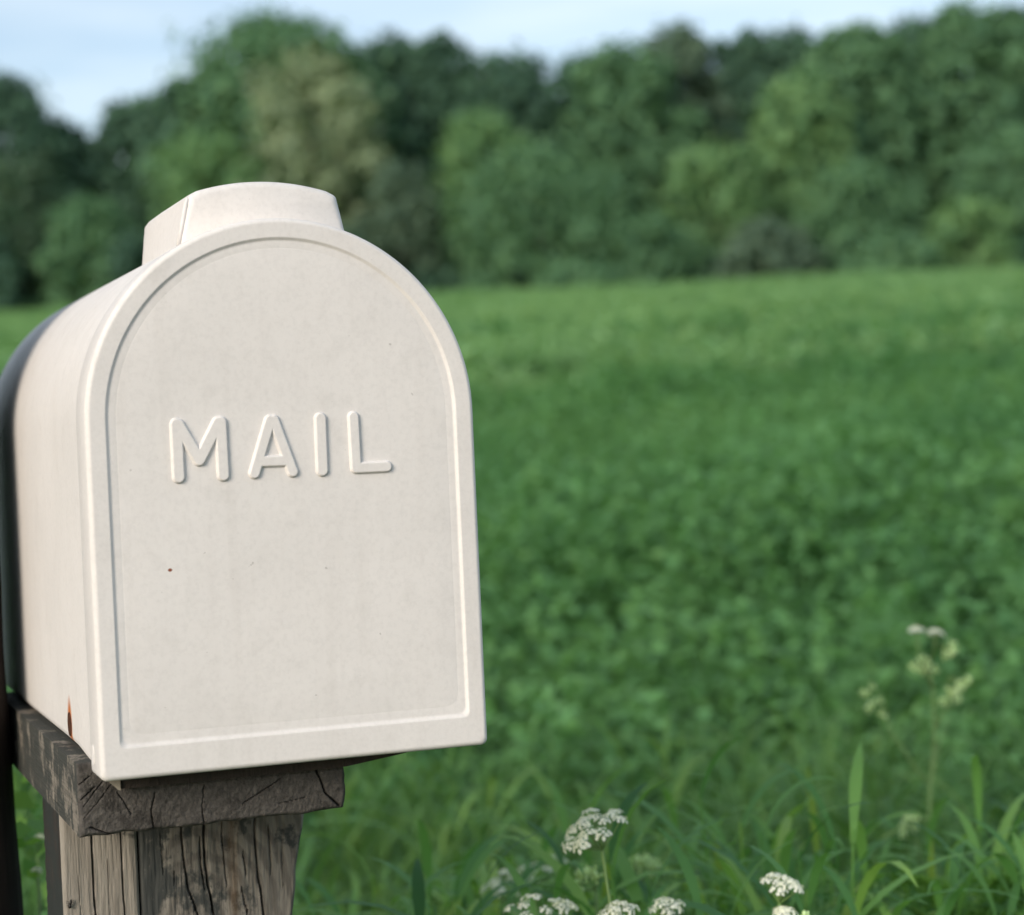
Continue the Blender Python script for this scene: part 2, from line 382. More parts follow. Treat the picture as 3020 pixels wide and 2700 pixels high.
meshobj("hinge_pin", V, F, M_PLASTIC, door, True, 40)
def box(x0, x1, y0, y1, z0, z1):
    V = [(x, y, z) for x in (x0, x1) for y in (y0, y1) for z in (z0, z1)]
    return V, [(0, 1, 3, 2), (4, 6, 7, 5), (0, 4, 5, 1), (2, 3, 7, 6), (0, 2, 6, 4), (1, 5, 7, 3)]
# hinge tab of the door under its left corner
V, F = merge([([(-0.094, 0.0205, -0.0005), (-0.0875, 0.0205, -0.0005), (-0.0875, 0.0205, -0.0078), (-0.0885, 0.0205, -0.0076), (-0.094, 0.0205, -0.0022),
                (-0.094, 0.0265, -0.0005), (-0.0875, 0.0265, -0.0005), (-0.0875, 0.0265, -0.0078), (-0.0885, 0.0265, -0.0076), (-0.094, 0.0265, -0.0022)],
               [(0, 1, 2, 3, 4), (9, 8, 7, 6, 5), (0, 5, 6, 1), (1, 6, 7, 2), (2, 7, 8, 3), (3, 8, 9, 4), (4, 9, 5, 0)])])
meshobj("hinge_tab", V, F, flat_mat("dull_tab", (0.30, 0.27, 0.22, 1), 0.8, 0.2, 0.3, 200), door)

# ------------------------------------------------------------------ timber support
M_BEAM = wood_mat("weathered_end_grain", (0.112, 0.103, 0.092, 1), (0.070, 0.064, 0.058, 1), (0.026, 0.024, 0.022, 1), 0.34, 'end', (-0.16, 0.03, 0.05, (1, 0, 1), 70, 5.0, 0.25), (0.035, 0.032, 0.029, 1))
M_BEAMSIDE = wood_mat("weathered_beam_side", (0.25, 0.222, 0.185, 1), (0.165, 0.148, 0.125, 1), (0.06, 0.054, 0.048, 1), 0.85, 'y')
M_POSTL = wood_mat("weathered_pale_timber", (0.325, 0.296, 0.252, 1), (0.228, 0.206, 0.175, 1), (0.10, 0.088, 0.072, 1), 0.0, 'z')
M_POSTSIDE = wood_mat("shadow_dark_timber_side", (0.05, 0.044, 0.038, 1), (0.03, 0.027, 0.024, 1), (0.016, 0.015, 0.014, 1), 0.75, 'z')  # cast shadow on the board's left face, put into the timber colour
M_POSTR = wood_mat("lichen_grey_timber", (0.245, 0.226, 0.194, 1), (0.152, 0.140, 0.121, 1), (0.055, 0.050, 0.044, 1), 0.42, 'z', (-0.0272, 0.13, -0.110, (1, 0, 0.62), 40, 3.5, 0.45), (0.034, 0.040, 0.040, 1), -0.0060, (-0.062, -0.02, 0.13, -0.02))
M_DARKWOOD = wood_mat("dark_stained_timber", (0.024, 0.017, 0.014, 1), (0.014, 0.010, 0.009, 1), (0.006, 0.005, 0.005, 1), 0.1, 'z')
M_LIP = wood_mat("dark_timber_lip", (0.055, 0.044, 0.038, 1), (0.040, 0.033, 0.029, 1), (0.02, 0.017, 0.016, 1), 0.0, 'z')
rng = np.random.default_rng(5)
def vnoise(x, z, sc, seed):
    """cheap smooth value noise on arrays"""
    r = np.random.default_rng(seed); T = r.random((64, 64)); u = x * sc + 13.1; v = z * sc + 7.7
    i = np.floor(u).astype(int); j = np.floor(v).astype(int); a = u - i; b = v - j; a = a * a * (3 - 2 * a); b = b * b * (3 - 2 * b)
    g_ = lambda p, q: T[p % 64, q % 64]
    return (g_(i, j) * (1 - a) + g_(i + 1, j) * a) * (1 - b) + (g_(i, j + 1) * (1 - a) + g_(i + 1, j + 1) * a) * b
def timber(name, xs, zs, y0, depth, cracks, amp, mats, parent, left_fn=None, right_fn=None, bot_fn=None, seed=1, zst=1.0):
    """board whose front face is a relief with real checks; sides run back to depth"""
    X, Z = np.meshgrid(xs, zs)
    x0, x1 = xs[0], xs[-1]
    if right_fn is not None or left_fn is not None:
        u = (X - x0) / (x1 - x0)
        lo = x0 + (left_fn(Z) if left_fn else 0); hi = x1 + (right_fn(Z) if right_fn else 0); Xn = lo + (hi - lo) * u
    else: Xn = X
    if bot_fn is not None:
        z0, z1 = zs[0], zs[-1]; v = (Z - z0) / (z1 - z0); Z = (z0 + bot_fn(Xn)) * (1 - v) + z1 * v
    Y = y0 + amp * (0.5 * vnoise(Xn, Z * zst, 260, seed) + vnoise(Xn, Z * zst, 900, seed + 1) - 0.75)
    for poly, w, d in cracks:
        for i in range(len(poly) - 1):
            dd = seg_d(Xn + 0.0007 * (vnoise(Xn * 0, Z, 120, seed + 7) - 0.5), Z, poly[i], poly[i + 1])
            Y = np.maximum(Y, y0 + d * np.clip(1 - dd / w, 0, 1) ** 0.7)
    # soften the arrises
    e = np.minimum.reduce([np.minimum(Xn - Xn[:, :1], Xn[:, -1:] - Xn), np.minimum(Z[-1:, :] - Z, Z - Z[:1, :])])
    Y = Y + 0.002 * np.clip(1 - e / 0.0022, 0, 1) ** 2
    nz, nx = X.shape; V = [(Xn[i, j], Y[i, j], Z[i, j]) for i in range(nz) for j in range(nx)]
    F = [(i * nx + j, i * nx + j + 1, (i + 1) * nx + j + 1, (i + 1) * nx + j) for i in range(nz - 1) for j in range(nx - 1)]; mi = [0] * len(F)
    loop = [(0, j) for j in range(nx)] + [(i, nx - 1) for i in range(1, nz)] + [(nz - 1, j) for j in range(nx - 2, -1, -1)] + [(i, 0) for i in range(nz - 2, 0, -1)]
    prev = [i * nx + j for i, j in loop]; r_ = np.random.default_rng(seed)
    for dd in (0.003, 0.02, depth):
        base = len(V)
        for (i, j) in loop: V.append((Xn[i, j] + (r_.random() - 0.5) * 0.0004, y0 + dd, Z[i, j] + (r_.random() - 0.5) * 0.0004))
        n = len(loop)
        for k in range(n): F.append((prev[k], base + k, base + (k + 1) % n, prev[(k + 1) % n])); mi.append(1)
        prev = list(range(base, base + n))
    F.append(tuple(reversed(prev))); mi.append(1)
    o = meshobj(name, V, F, mats[0], parent, True, 55); o.data.materials.append(mats[1]); o.data.polygons.foreach_set('material_index', mi)
    return o
support = thing("mailbox_post", "weathered grey timber post and cross beam carrying the white mailbox", "post", (0, 0, 0))
# parts are modelled in the mailbox's frame (z measured from its floor), lifted to height
def lift(o): o.location = (0, 0, ZB); return o
CB = [([(-.0689, -.0126), (-.0707, -.0212), (-.0696, -.0327)], 0.00034, 0.00320), ([(.0150, -.004), (.0158, -.0103), (.0202, -.0215), (.0274, -.0288)], 0.00053, 0.00480),
      ([(-.1017, -.0264), (-.0903, -.0318)], 0.00034, 0.00320), ([(-.0877, -.0103), (-.0807, -.0219)], 0.00029, 0.00240), ([(-.0038, -.0118), (-.0236, -.0227)], 0.00029, 0.00240),
      ([(-.0438, -.0113), (-.0448, -.0248), (-.0438, -.0308)], 0.00034, 0.00200), ([(-.0983, -.0067), (-.106, -.0126)], 0.00034, 0.00240), ([(.0099, -.0227), (-.0053, -.0246)], 0.00024, 0.00160),
      ([(-.101, -.001), (-.106, -.005)], 0.00034, 0.00240), ([(-.094, -.004), (-.105, -.016)], 0.00029, 0.00200), ([(-.090, -.006), (-.1045, -.022)], 0.00024, 0.00176)]
bx = np.arange(-.107, .0313, .0005); bz = np.arange(-.0312, .0060, .0005)
lift(timber("beam", bx, bz, 0.0315, 0.36, CB, 0.0009, (M_BEAM, M_BEAMSIDE), support,
            right_fn=lambda z: 0.0010 * (vnoise(z, z * 0, 300, 3) - 0.5) + np.where(z < -0.027, (z + 0.027) * 0.4, 0),
            bot_fn=lambda x: 0.0012 * (vnoise(x, x * 0, 120, 9) - 0.5) + np.clip((x - 0.005) * 0.03, 0, 1), seed=11))
zz = np.concatenate([np.arange(-ZB, -0.2, 0.03), np.arange(-0.2, -0.0318, 0.0022), [-0.0318]])
CL = [([(-0.0871, -0.0469), (-0.0871, -0.0684), (-0.0868, -0.0920), (-0.0862, -0.1342), (-0.0856, -0.3961)], 0.00056, 0.00630), ([(-0.0713, -0.0469), (-0.0711, -0.0703), (-0.0710, -0.0940), (-0.0711, -0.1451), (-0.0720, -0.4507)], 0.00043, 0.00540), ([(-0.0949, -0.0688), (-0.0943, -0.1451)], 0.00020, 0.00108), ([(-0.0791, -0.0633), (-0.0787, -0.1233)], 0.00020, 0.00108)]
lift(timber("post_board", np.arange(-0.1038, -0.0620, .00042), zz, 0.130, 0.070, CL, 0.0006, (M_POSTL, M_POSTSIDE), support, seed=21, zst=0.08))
CR = [([(-0.0377, -0.0469), (-0.0366, -0.0687), (-0.0345, -0.0856), (-0.0300, -0.0990), (-0.0272, -0.1342)], 0.00053, 0.00540), ([(-0.0248, -0.0469), (-0.0249, -0.0700), (-0.0233, -0.0869), (-0.0211, -0.1000), (-0.0196, -0.1451)], 0.00066, 0.00720),
      ([(-0.0271, -0.0566), (-0.0273, -0.0715), (-0.0256, -0.0848)], 0.00040, 0.00450), ([(-0.0147, -0.0469), (-0.0142, -0.0730), (-0.0128, -0.0844)], 0.00033, 0.00360),
      ([(0.0040, -0.0469), (0.0043, -0.0732), (0.0056, -0.0874), (0.0073, -0.1035), (0.0077, -0.1670)], 0.00053, 0.00540), ([(-0.0034, -0.0667), (-0.0017, -0.0800)], 0.00040, 0.00360), ([(-0.0058, -0.0861), (-0.0018, -0.1024)], 0.00040, 0.00360), ([(-0.0424, -0.0736), (-0.0424, -0.0800)], 0.00040, 0.00270),
      ([(0.0121, -0.0535), (0.0126, -0.0797)], 0.00033, 0.00270), ([(0.0197, -0.0578), (0.0186, -0.0906)], 0.00026, 0.00180), ([(-0.0491, -0.0513), (-0.0485, -0.0742)], 0.00026, 0.00180)]
lift(timber("post", np.arange(-0.0613, 0.0331, .00048), zz, 0.1306, 0.089, CR, 0.0010, (M_POSTR, M_POSTR), support,
            right_fn=lambda z: np.clip((z + 0.050) * 0.17, -0.02, 0) + 0.0016 * (vnoise(z, z * 0, 90, 4) - 0.5), seed=31, zst=0.12))
# dark lip of the mailbox floor board between door and beam, thinning to the right
V = []; F = []
lx = [-0.0868, -0.06, -0.02, 0.029, 0.042, 0.055, 0.070]; lz = [-0.0074, -0.0074, -0.0074, -0.0074, -0.0058, -0.0042, -0.0020]
for x, z in zip(lx, lz): V += [(x, 0.0225, 0.0015), (x, 0.0225, z), (x, 0.0300, z), (x, 0.0300, 0.0015)]
for i in range(len(lx) - 1):
    for k in range(4): F.append((i * 4 + k, i * 4 + (k + 1) % 4, i * 4 + 4 + (k + 1) % 4, i * 4 + 4 + k))
F += [(3, 2, 1, 0), tuple(range(len(V) - 4, len(V)))]
lift(tag(meshobj("floor_lip", V, F, M_LIP, support), "thin dark board edge under the mailbox door"))

# dark post beside the mailbox
dp = thing("dark_post", "dark stained timber post with rounded edge standing close against the mailbox's left side", "post", (-0.1455, 0.304, -0.01)); dp.rotation_euler.y = math.radians(-1.0)
rg0 = np.random.default_rng(41); V = []; F = []; zs_ = list(np.arange(0, 1.68, 0.02)) + [1.68]; NS = 40
ph = [rg0.random() * 6.28 for _ in range(8)]
for z in zs_:
    for k in range(NS):
        q = 2 * math.pi * k / NS
        r = 0.0550 + 0.0007 * math.sin(9 * q + ph[0] + z * 0.6) + 0.0006 * math.sin(17 * q + ph[1] - z) + 0.0006 * math.sin(z * 21 + ph[2]) + 0.0004 * math.sin(z * 63 + 3 * q + ph[3])
        for c0, wd in ((5.3, 0.06), (4.4, 0.04), (0.3, 0.05), (2.2, 0.06)):
            dq = (q - c0 - 0.05 * math.sin(z * 3 + c0) + math.pi) % (2 * math.pi) - math.pi
            r -= 0.004 * max(0, 1 - abs(dq) / wd / 1.6)
        V.append((r * math.cos(q), r * math.sin(q) + (0.07 if math.sin(q) > 0 else 0), z))
for i_ in range(len(zs_) - 1):
    for k in range(NS): F.append((i_ * NS + k, i_ * NS + (k + 1) % NS, (i_ + 1) * NS + (k + 1) % NS, (i_ + 1) * NS + k))
F += [tuple(range((len(zs_) - 1) * NS, len(zs_) * NS)), tuple(reversed(range(NS)))]
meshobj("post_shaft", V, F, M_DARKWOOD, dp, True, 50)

# small insect on the pale board
M_INSECT = flat_mat("insect_black", (0.012, 0.010, 0.009, 1), 0.4, 0.4)
ins = thing("insect", "tiny dark insect sitting on the pale post board below the mailbox", "insect", (-0.1003, 0.1283, ZB - 0.0837))
def ellipsoid(c, r, nu=10, nv=6):
    V = []; F = []
    for i in range(nv + 1):
        t = math.pi * i / nv
        for k in range(nu):
            q = 2 * math.pi * k / nu; V.append((c[0] + r[0] * math.sin(t) * math.cos(q), c[1] + r[1] * math.sin(t) * math.sin(q), c[2] + r[2] * math.cos(t)))
    for i in range(nv):
        for k in range(nu): F.append((i * nu + k, (i + 1) * nu + k, (i + 1) * nu + (k + 1) % nu, i * nu + (k + 1) % nu))
    return V, F
parts = [ellipsoid((-0.0004, 0, -0.0014), (0.0009, 0.0008, 0.0014)), ellipsoid((0.0002, 0, 0.0004), (0.0006, 0.0006, 0.0008)), ellipsoid((0.0005, 0, 0.0016), (0.0006, 0.0005, 0.0006))]
meshobj("insect_body", *merge(parts), M_INSECT, ins, True)
for sgn in (-1, 1):
    for k in range(3):
        V, F = tube([(sgn * 0.0003, 0, 0.0008 - k * 0.0006), (sgn * 0.0012, -0.0006, 0.0012 - k * 0.0009), (sgn * 0.0021, 0.0013, 0.0014 - k * 0.0014)], [0.00011] * 3, 5)
        meshobj("leg", V, F, M_INSECT, ins)

# ------------------------------------------------------------------ leaf material set
M_GRASS = leaf_mat("grass_blade", [(0.054, 0.134, 0.048), (0.085, 0.193, 0.065), (0.125, 0.255, 0.082), (0.198, 0.332, 0.091)], 0.40, 0.55, 0.12, 'both')
M_CROP = leaf_mat("crop_leaf", [(0.079, 0.215, 0.091), (0.107, 0.269, 0.106), (0.142, 0.316, 0.119), (0.186, 0.358, 0.127)], 0.35, 0.5, 0.25, 'both', 0.35)
M_CROP_FAR = leaf_mat("sunlit_pale_crop_leaf", [(0.161, 0.326, 0.154), (0.208, 0.391, 0.181), (0.254, 0.445, 0.199), (0.309, 0.487, 0.217)], 0.35, 0.5, 0.25, 'both', 0.12)  # sunlit look of the far strip put into paler leaf colours
M_STEM = flat_mat("green_stem", (0.19, 0.31, 0.10, 1), 0.5, 0.3, 0.3, 40)
M_PETAL = leaf_mat("white_petal", [(0.84, 0.86, 0.80), (0.88, 0.90, 0.86), (0.90, 0.90, 0.87)], 0.35, 0.6, 0.2)
M_BUD = leaf_mat("yellow_green_bud", [(0.483, 0.653, 0.262), (0.644, 0.817, 0.426), (0.736, 0.898, 0.590)], 0.25, 0.6, 0.2)
M_HERB = leaf_mat("herb_leaf", [(0.076, 0.208, 0.051), (0.128, 0.288, 0.068), (0.187, 0.352, 0.085)], 0.4, 0.5, 0.25)

# ------------------------------------------------------------------ instanced ground cover (uncountable: stuff)
HIDDEN = bpy.data.collections.new("cover_sources")       # never linked to the scene
def proto_collection(name, meshes):
    c = bpy.data.collections.new(name)
    for m in meshes:
        o = bpy.data.objects.new(m.name, m); c.objects.link(o)
    return c
def scatter(name, pts, scales, rots, tilts, coll, label, cat):
    me = bpy.data.meshes.new(name); me.vertices.add(len(pts)); me.vertices.foreach_set('co', np.asarray(pts, np.float32).ravel())
    a = me.attributes.new("sc", 'FLOAT', 'POINT'); a.data.foreach_set('value', np.asarray(scales, np.float32))
    rot = np.zeros((len(pts), 3), np.float32); rot[:, 2] = rots; rot[:, 0] = tilts[0]; rot[:, 1] = tilts[1]
    a = me.attributes.new("rt", 'FLOAT_VECTOR', 'POINT'); a.data.foreach_set('vector', rot.ravel())
    o = bpy.data.objects.new(name, me); COL.objects.link(o)
    ng = bpy.data.node_groups.new(name + "_scatter", 'GeometryNodeTree')
    ng.interface.new_socket("Geometry", in_out='INPUT', socket_type='NodeSocketGeometry'); ng.interface.new_socket("Geometry", in_out='OUTPUT', socket_type='NodeSocketGeometry')
    n = ng.nodes; l = ng.links.new
    gi = n.new("NodeGroupInput"); go = n.new("NodeGroupOutput"); ci = n.new("GeometryNodeCollectionInfo"); ci.inputs['Collection'].default_value = coll
    ci.inputs['Separate Children'].default_value = True; ci.inputs['Reset Children'].default_value = True
    ip = n.new("GeometryNodeInstanceOnPoints"); ip.inputs['Pick Instance'].default_value = True
    s_ = n.new("GeometryNodeInputNamedAttribute"); s_.data_type = 'FLOAT'; s_.inputs['Name'].default_value = "sc"
    r_ = n.new("GeometryNodeInputNamedAttribute"); r_.data_type = 'FLOAT_VECTOR'; r_.inputs['Name'].default_value = "rt"
    e2r = n.new("FunctionNodeEulerToRotation")
    rv = n.new("FunctionNodeRandomValue"); rv.data_type = 'INT'
    for i_ in rv.inputs:
        if i_.name == 'Min' and i_.type == 'INT': i_.default_value = 0
        if i_.name == 'Max' and i_.type == 'INT': i_.default_value = len(coll.objects) - 1
    iout = [q for q in rv.outputs if q.type == 'INT'][0]
    def aout(node): return [q for q in node.outputs if q.enabled and q.name == 'Attribute'][0]
    l(gi.outputs[0], ip.inputs['Points']); l(ci.outputs[0], ip.inputs['Instance']); l(iout, ip.inputs['Instance Index'])
    l(aout(s_), ip.inputs['Scale']); l(aout(r_), e2r.inputs[0]); l(e2r.outputs[0], ip.inputs['Rotation'])
    l(ip.outputs[0], go.inputs[0])
    md = o.modifiers.new("scatter", 'NODES'); md.node_group = ng
    tag(o, label, cat, kind="stuff")
    return o

def leaves(centers, normals, ups, length, width, rg, fold=0.0):
    """kite leaves: (N,4,3)"""
    n = len(centers)
    nrm = normals / np.linalg.norm(normals, axis=1, keepdims=True)
    t = ups - (ups * nrm).sum(1, keepdims=True) * nrm; t /= np.maximum(np.linalg.norm(t, axis=1, keepdims=True), 1e-6)
    b = np.cross(nrm, t); Ln = np.asarray(length).reshape(-1, 1) * np.ones((n, 1)); Wd = np.asarray(width).reshape(-1, 1) * np.ones((n, 1))
    a = centers; c = centers + t * Ln; m1 = centers + t * Ln * 0.55 + b * Wd * 0.5 + nrm * Wd * fold; m2 = centers + t * Ln * 0.55 - b * Wd * 0.5 + nrm * Wd * fold
    return np.stack([a, m1, c, m2], axis=1)

def clump_mesh(name, seed, n_stem, per, rad, h, leaf, mat):
    rg = np.random.default_rng(seed); C_ = []; Nn = []; U = []; Ls = []
    for s in range(n_stem):
        q = rg.random() * 6.283; r = rad * math.sqrt(rg.random()); hh = h * rg.uniform(0.72, 1.08); lean = rg.normal(0, 0.16, 2)
        for k in range(per):
            f = 1 - 0.75 * rg.random() ** 1.9; z = hh * f
            az = rg.random() * 6.283
            for j in (-0.55, 0, 0.55):
                d = np.array([math.cos(az + j), math.sin(az + j), rg.uniform(-0.1, 0.5)])
                base = np.array([r * math.cos(q) + lean[0] * z + 0.02 * math.cos(az), r * math.sin(q) + lean[1] * z + 0.02 * math.sin(az), z])
                C_.append(base); U.append(d); Nn.append(np.array([rg.normal(0, .7), rg.normal(0, .7), 1.0])); Ls.append(leaf * rg.uniform(0.7, 1.25))
    Ls = np.array(Ls)
    return np_quads(name, leaves(np.array(C_), np.array(Nn), np.array(U), Ls, Ls * 0.55, rg, 0.15), [mat])
crop_near = proto_collection("crop_near", [clump_mesh("crop_clump", 100 + i, 7, 16, 0.10, 0.55, 0.030, M_CROP) for i in range(5)])
crop_far = proto_collection("crop_far", [clump_mesh("crop_patch", 120 + i, 40, 13, 0.55, 0.55, 0.048, M_CROP) for i in range(4)])
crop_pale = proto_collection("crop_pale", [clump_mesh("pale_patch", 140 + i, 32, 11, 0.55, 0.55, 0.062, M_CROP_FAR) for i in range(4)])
def field_points(s0, s1, dens, seed, wid=0.46, margin=1.2):
    rg = np.random.default_rng(seed); out = []
    wmax = wid * s1 + margin; n = int(dens * (s1 - s0) * 2 * wmax)
    s = rg.uniform(s0, s1, n); l = rg.uniform(-wmax, wmax, n); k = np.abs(l) < wid * s + margin; s = s[k]; l = l[k]
    x = CAM.x + s * 0.34652 + l * 0.93804; y = CAM.y + s * 0.93804 - l * 0.34652
    z = np.array([gz(a, b) for a, b in zip(x, y)])
    return np.stack([x, y, z], 1), s, rg
def crop(name, s0, s1, dens, seed, coll, sc, label, jag=0.18):
    P, s, rg = field_points(s0, s1, dens, seed); n = len(P)
    big = vnoise(P[:, 0], P[:, 1], 0.55, 77) * 0.5 + vnoise(P[:, 0], P[:, 1], 1.7, 78) * 0.5
    scales = sc * (0.68 + 0.62 * big) * rg.uniform(1 - jag, 1 + jag, n)
    return scatter(name, P, scales, rg.uniform(0, 6.283, n), (rg.normal(0, .1, n), rg.normal(0, .1, n)), coll, label, "crop")
crop("crop_plants", 3.3, 11, 42, 1, crop_near, 1.04, "dense dark green leafy crop in the near field", 0.28)
crop("crop_plants", 10.8, 31, 6.5, 2, crop_far, 1.0, "green leafy crop further up the field")
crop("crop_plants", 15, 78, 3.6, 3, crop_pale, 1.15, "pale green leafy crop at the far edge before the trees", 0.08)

# tall verge grass
def blade(rg, base, h, w, lean_az, lean, droop, nseg=8):
    q = []; d = np.array([math.cos(lean_az), math.sin(lean_az), 0]); side = np.array([-d[1], d[0], 0.0])
    tw = rg.normal(0, 0.5); side = side * math.cos(tw) + d * math.sin(tw)
    P = []; tt = np.linspace(0, 1, 40); h = h / max(0.62, float((tt - droop * .75 * tt ** 3.2).max()))
    for k in range(nseg + 1):
        t = k / nseg; out = lean * h * t + droop * h * t ** 3; z = h * t - droop * h * 0.75 * t ** 3.2
        P.append((base + d * out + np.array([0, 0, z]), w * (1 - t ** 4.0) * (0.65 + 0.6 * min(1, t * 3)) * 0.6 + 0.0002))
    for k in range(nseg):
        (a, wa), (b, wb) = P[k], P[k + 1]
        q.append([a - side * wa, a + side * wa, b + side * wb, b - side * wb])
    return q
def weld_quads(name, Q, mat):
    me = np_quads(name, np.array(Q), [mat]); bm = bmesh.new(); bm.from_mesh(me); bmesh.ops.remove_doubles(bm, verts=bm.verts, dist=1e-5); bm.to_mesh(me); bm.free()
    for p_ in me.polygons: p_.use_smooth = True
    return me
def tuft_mesh(name, seed, n, h, w, rad, droop=(0.1, 0.75), hr=(0.72, 1.08), mat=None):
    rg = np.random.default_rng(seed); Q = []
    for k in range(n):
        b = np.array([rg.normal(0, rad), rg.normal(0, rad), 0])
        Q += blade(rg, b, h * rg.uniform(*hr), w * rg.uniform(0.5, 1.2), rg.random() * 6.283, rg.uniform(0.03, 0.28), rg.uniform(*droop))
    return weld_quads(name, Q, mat or M_GRASS)
def grass_leaf(rg, base, az, length, width, e0, bend, nseg=7):
    """one broad leaf arching out of a culm"""
    d = np.array([math.cos(az), math.sin(az), 0]); side = np.array([-d[1], d[0], 0.0]); tw = rg.normal(0, .35); p = np.array(base, float); Q = []; prev = None
    for k in range(nseg + 1):
        t = k / nseg; e = e0 - bend * t ** 1.3; wd = width * (0.45 + 1.1 * min(1, t * 2.2)) * (1 - t ** 3.2) * 0.62 + 0.0002
        sd = side * math.cos(tw * t) + np.array([0, 0, 1.0]) * math.sin(tw * t) * .5
        cur = (p - sd * wd, p + sd * wd)
        if prev is not None: Q.append([prev[0], prev[1], cur[1], cur[0]])
        prev = cur; p = p + (d * math.cos(e) + np.array([0, 0, 1.0]) * math.sin(e)) * length / nseg
    return Q
def leafy_tuft(name, seed, culms, mat, rad=0.03, per=6, ln=(0.16, 0.30), wd=(0.0042, 0.0070)):
    """upright grass culms, leaves arching from their upper half; leaf tips reach about z = 1"""
    rg = np.random.default_rng(seed); Q = []
    for c in range(culms):
        b = np.array([rg.normal(0, rad), rg.normal(0, rad), 0]); hh = rg.uniform(0.80, 0.95); lean = rg.normal(0, .05, 2)
        tip = b + np.array([lean[0], lean[1], hh]); w = 0.0016; a0 = rg.random() * 6.283
        for sd in (np.array([w, 0, 0]), np.array([0, w, 0])): Q.append([b - sd, b + sd, tip + sd * .5, tip - sd * .5])
        for k in range(per):
            f = 1 - 0.42 * (k / per) - 0.03 * rg.random(); base = b + (tip - b) * f; top = k == 0
            Q += grass_leaf(rg, base, a0 + k * 2.6 + rg.normal(0, .4), rg.uniform(*ln) * (0.6 if top else 1), rg.uniform(*wd), math.radians(rg.uniform(60, 80) if top else rg.uniform(45, 74)), math.radians(rg.uniform(60, 125) if top else rg.uniform(70, 150)))
    return weld_quads(name, Q, mat)
grass_src = proto_collection("grass_src", [leafy_tuft("grass_tuft", 200 + i, 5, M_GRASS, 0.055, 7) for i in range(6)])
short_src = proto_collection("short_src", [tuft_mesh("short_tuft", 230 + i, 14, 0.26, 0.004, 0.03) for i in range(3)])
P, s, rg = field_points(1.75, 3.5, 46, 11, 0.46, 1.0)
l = np.array([fl_(a, b) for a, b in P[:, :2]])
k = ~((s < 1.62) & (np.abs(l) < 0.25)); P = P[k]; s = s[k]; n = len(P)
# tips must stay below the lie of the crop beyond: shorter where the verge meets the field
sc_ = np.interp(s, [1.5, 2.0, 2.6, 3.6], [0.84, 0.84, 0.82, 0.66]) * rg.uniform(0.72, 1.04, n)
scatter("verge_grass", P, sc_, rg.uniform(0, 6.283, n), (rg.normal(0, .07, n), rg.normal(0, .07, n)), grass_src, "tall green grass with arching blades on the verge", "grass")
# nearer tufts just behind the flower heads, right of the post, and a few in the gap at its left
M_GRASS_NEAR = leaf_mat("near_grass_blade", [(0.055, 0.151, 0.057), (0.110, 0.269, 0.089), (0.199, 0.392, 0.110), (0.353, 0.526, 0.125)], 0.42, 0.5, 0.15, 'both')
near_src = proto_collection("near_src", [leafy_tuft("near_tuft", 260 + i, 2, M_GRASS_NEAR, 0.03, 7, (0.11, 0.22), (0.0040, 0.0068)) for i in range(8)])
rg = np.random.default_rng(23); n = 260
s = rg.uniform(1.38, 1.75, n); l = rg.uniform(-0.16, 0.46, n)
keep = (l > -0.105 * s / 1.3) & ~((s < 1.62) & (l < -0.08)); s = s[keep]; l = l[keep]; n = len(s)
x = CAM.x + s * 0.34652 + l * 0.93804; y = CAM.y + s * 0.93804 - l * 0.34652
drop = 0.142 + 0.075 * rg.random(n) ** 0.6 + 0.03 * np.clip(np.sin(l * 23 + 1.0), 0, 1)          # how far below eye level the tips bend over
scatter("verge_grass", np.stack([x, y, 0 * x], 1), 1.206 - drop * s, rg.uniform(0, 6.283, n), (rg.normal(0, .04, n), rg.normal(0, .04, n)), near_src, "clear broad grass blades among the white flowers", "grass")
rg = np.random.default_rng(19); n = 900
s = rg.uniform(-0.8, 1.6, n); l = rg.uniform(-2.2, 2.2, n)
x = CAM.x + s * 0.34652 + l * 0.93804; y = CAM.y + s * 0.93804 - l * 0.34652
scatter("verge_grass", np.stack([x, y, 0 * x], 1), rg.uniform(0.7, 1.3, n), rg.uniform(0, 6.283, n), (rg.normal(0, .1, n), rg.normal(0, .1, n)), short_src, "short grass around the foot of the mailbox post", "grass")

# ------------------------------------------------------------------ wild carrot / cow parsley plants
def floret_quads(rg, c, nrm, size):
    nrm = nrm / np.linalg.norm(nrm); a = np.cross(nrm, [0.3, 0.5, 0.8]); a /= np.linalg.norm(a); b = np.cross(nrm, a); Q = []
    r0 = rg.random() * 6.283
    for k in range(5):
        q = r0 + 6.283 * k / 5 + rg.normal(0, .1); d = a * math.cos(q) + b * math.sin(q); e = np.cross(nrm, d); L_ = size * rg.uniform(0.8, 1.25)
        Q.append([c, c + d * L_ * .6 + e * L_ * .42 + nrm * L_ * .15, c + d * L_ + nrm * L_ * rg.uniform(-.1, .2), c + d * L_ * .6 - e * L_ * .42 + nrm * L_ * .15])
    return Q
def umbellet_mesh(name, seed, n, rad, size, mat, dome=0.45):
    rg = np.random.default_rng(seed); Q = []
    for k in range(n):
        r = rad * math.sqrt((k + 0.5) / n); q = k * 2.39996 + rg.normal(0, .2)
        c = np.array([r * math.cos(q), r * math.sin(q), dome * rad * (1 - (r / rad) ** 2) + rg.normal(0, rad * .08)])
        Q += floret_quads(rg, c, np.array([c[0] * 1.2, c[1] * 1.2, rad]), size * rg.uniform(.8, 1.2))
    return np_quads(name, np.array(Q), [mat])
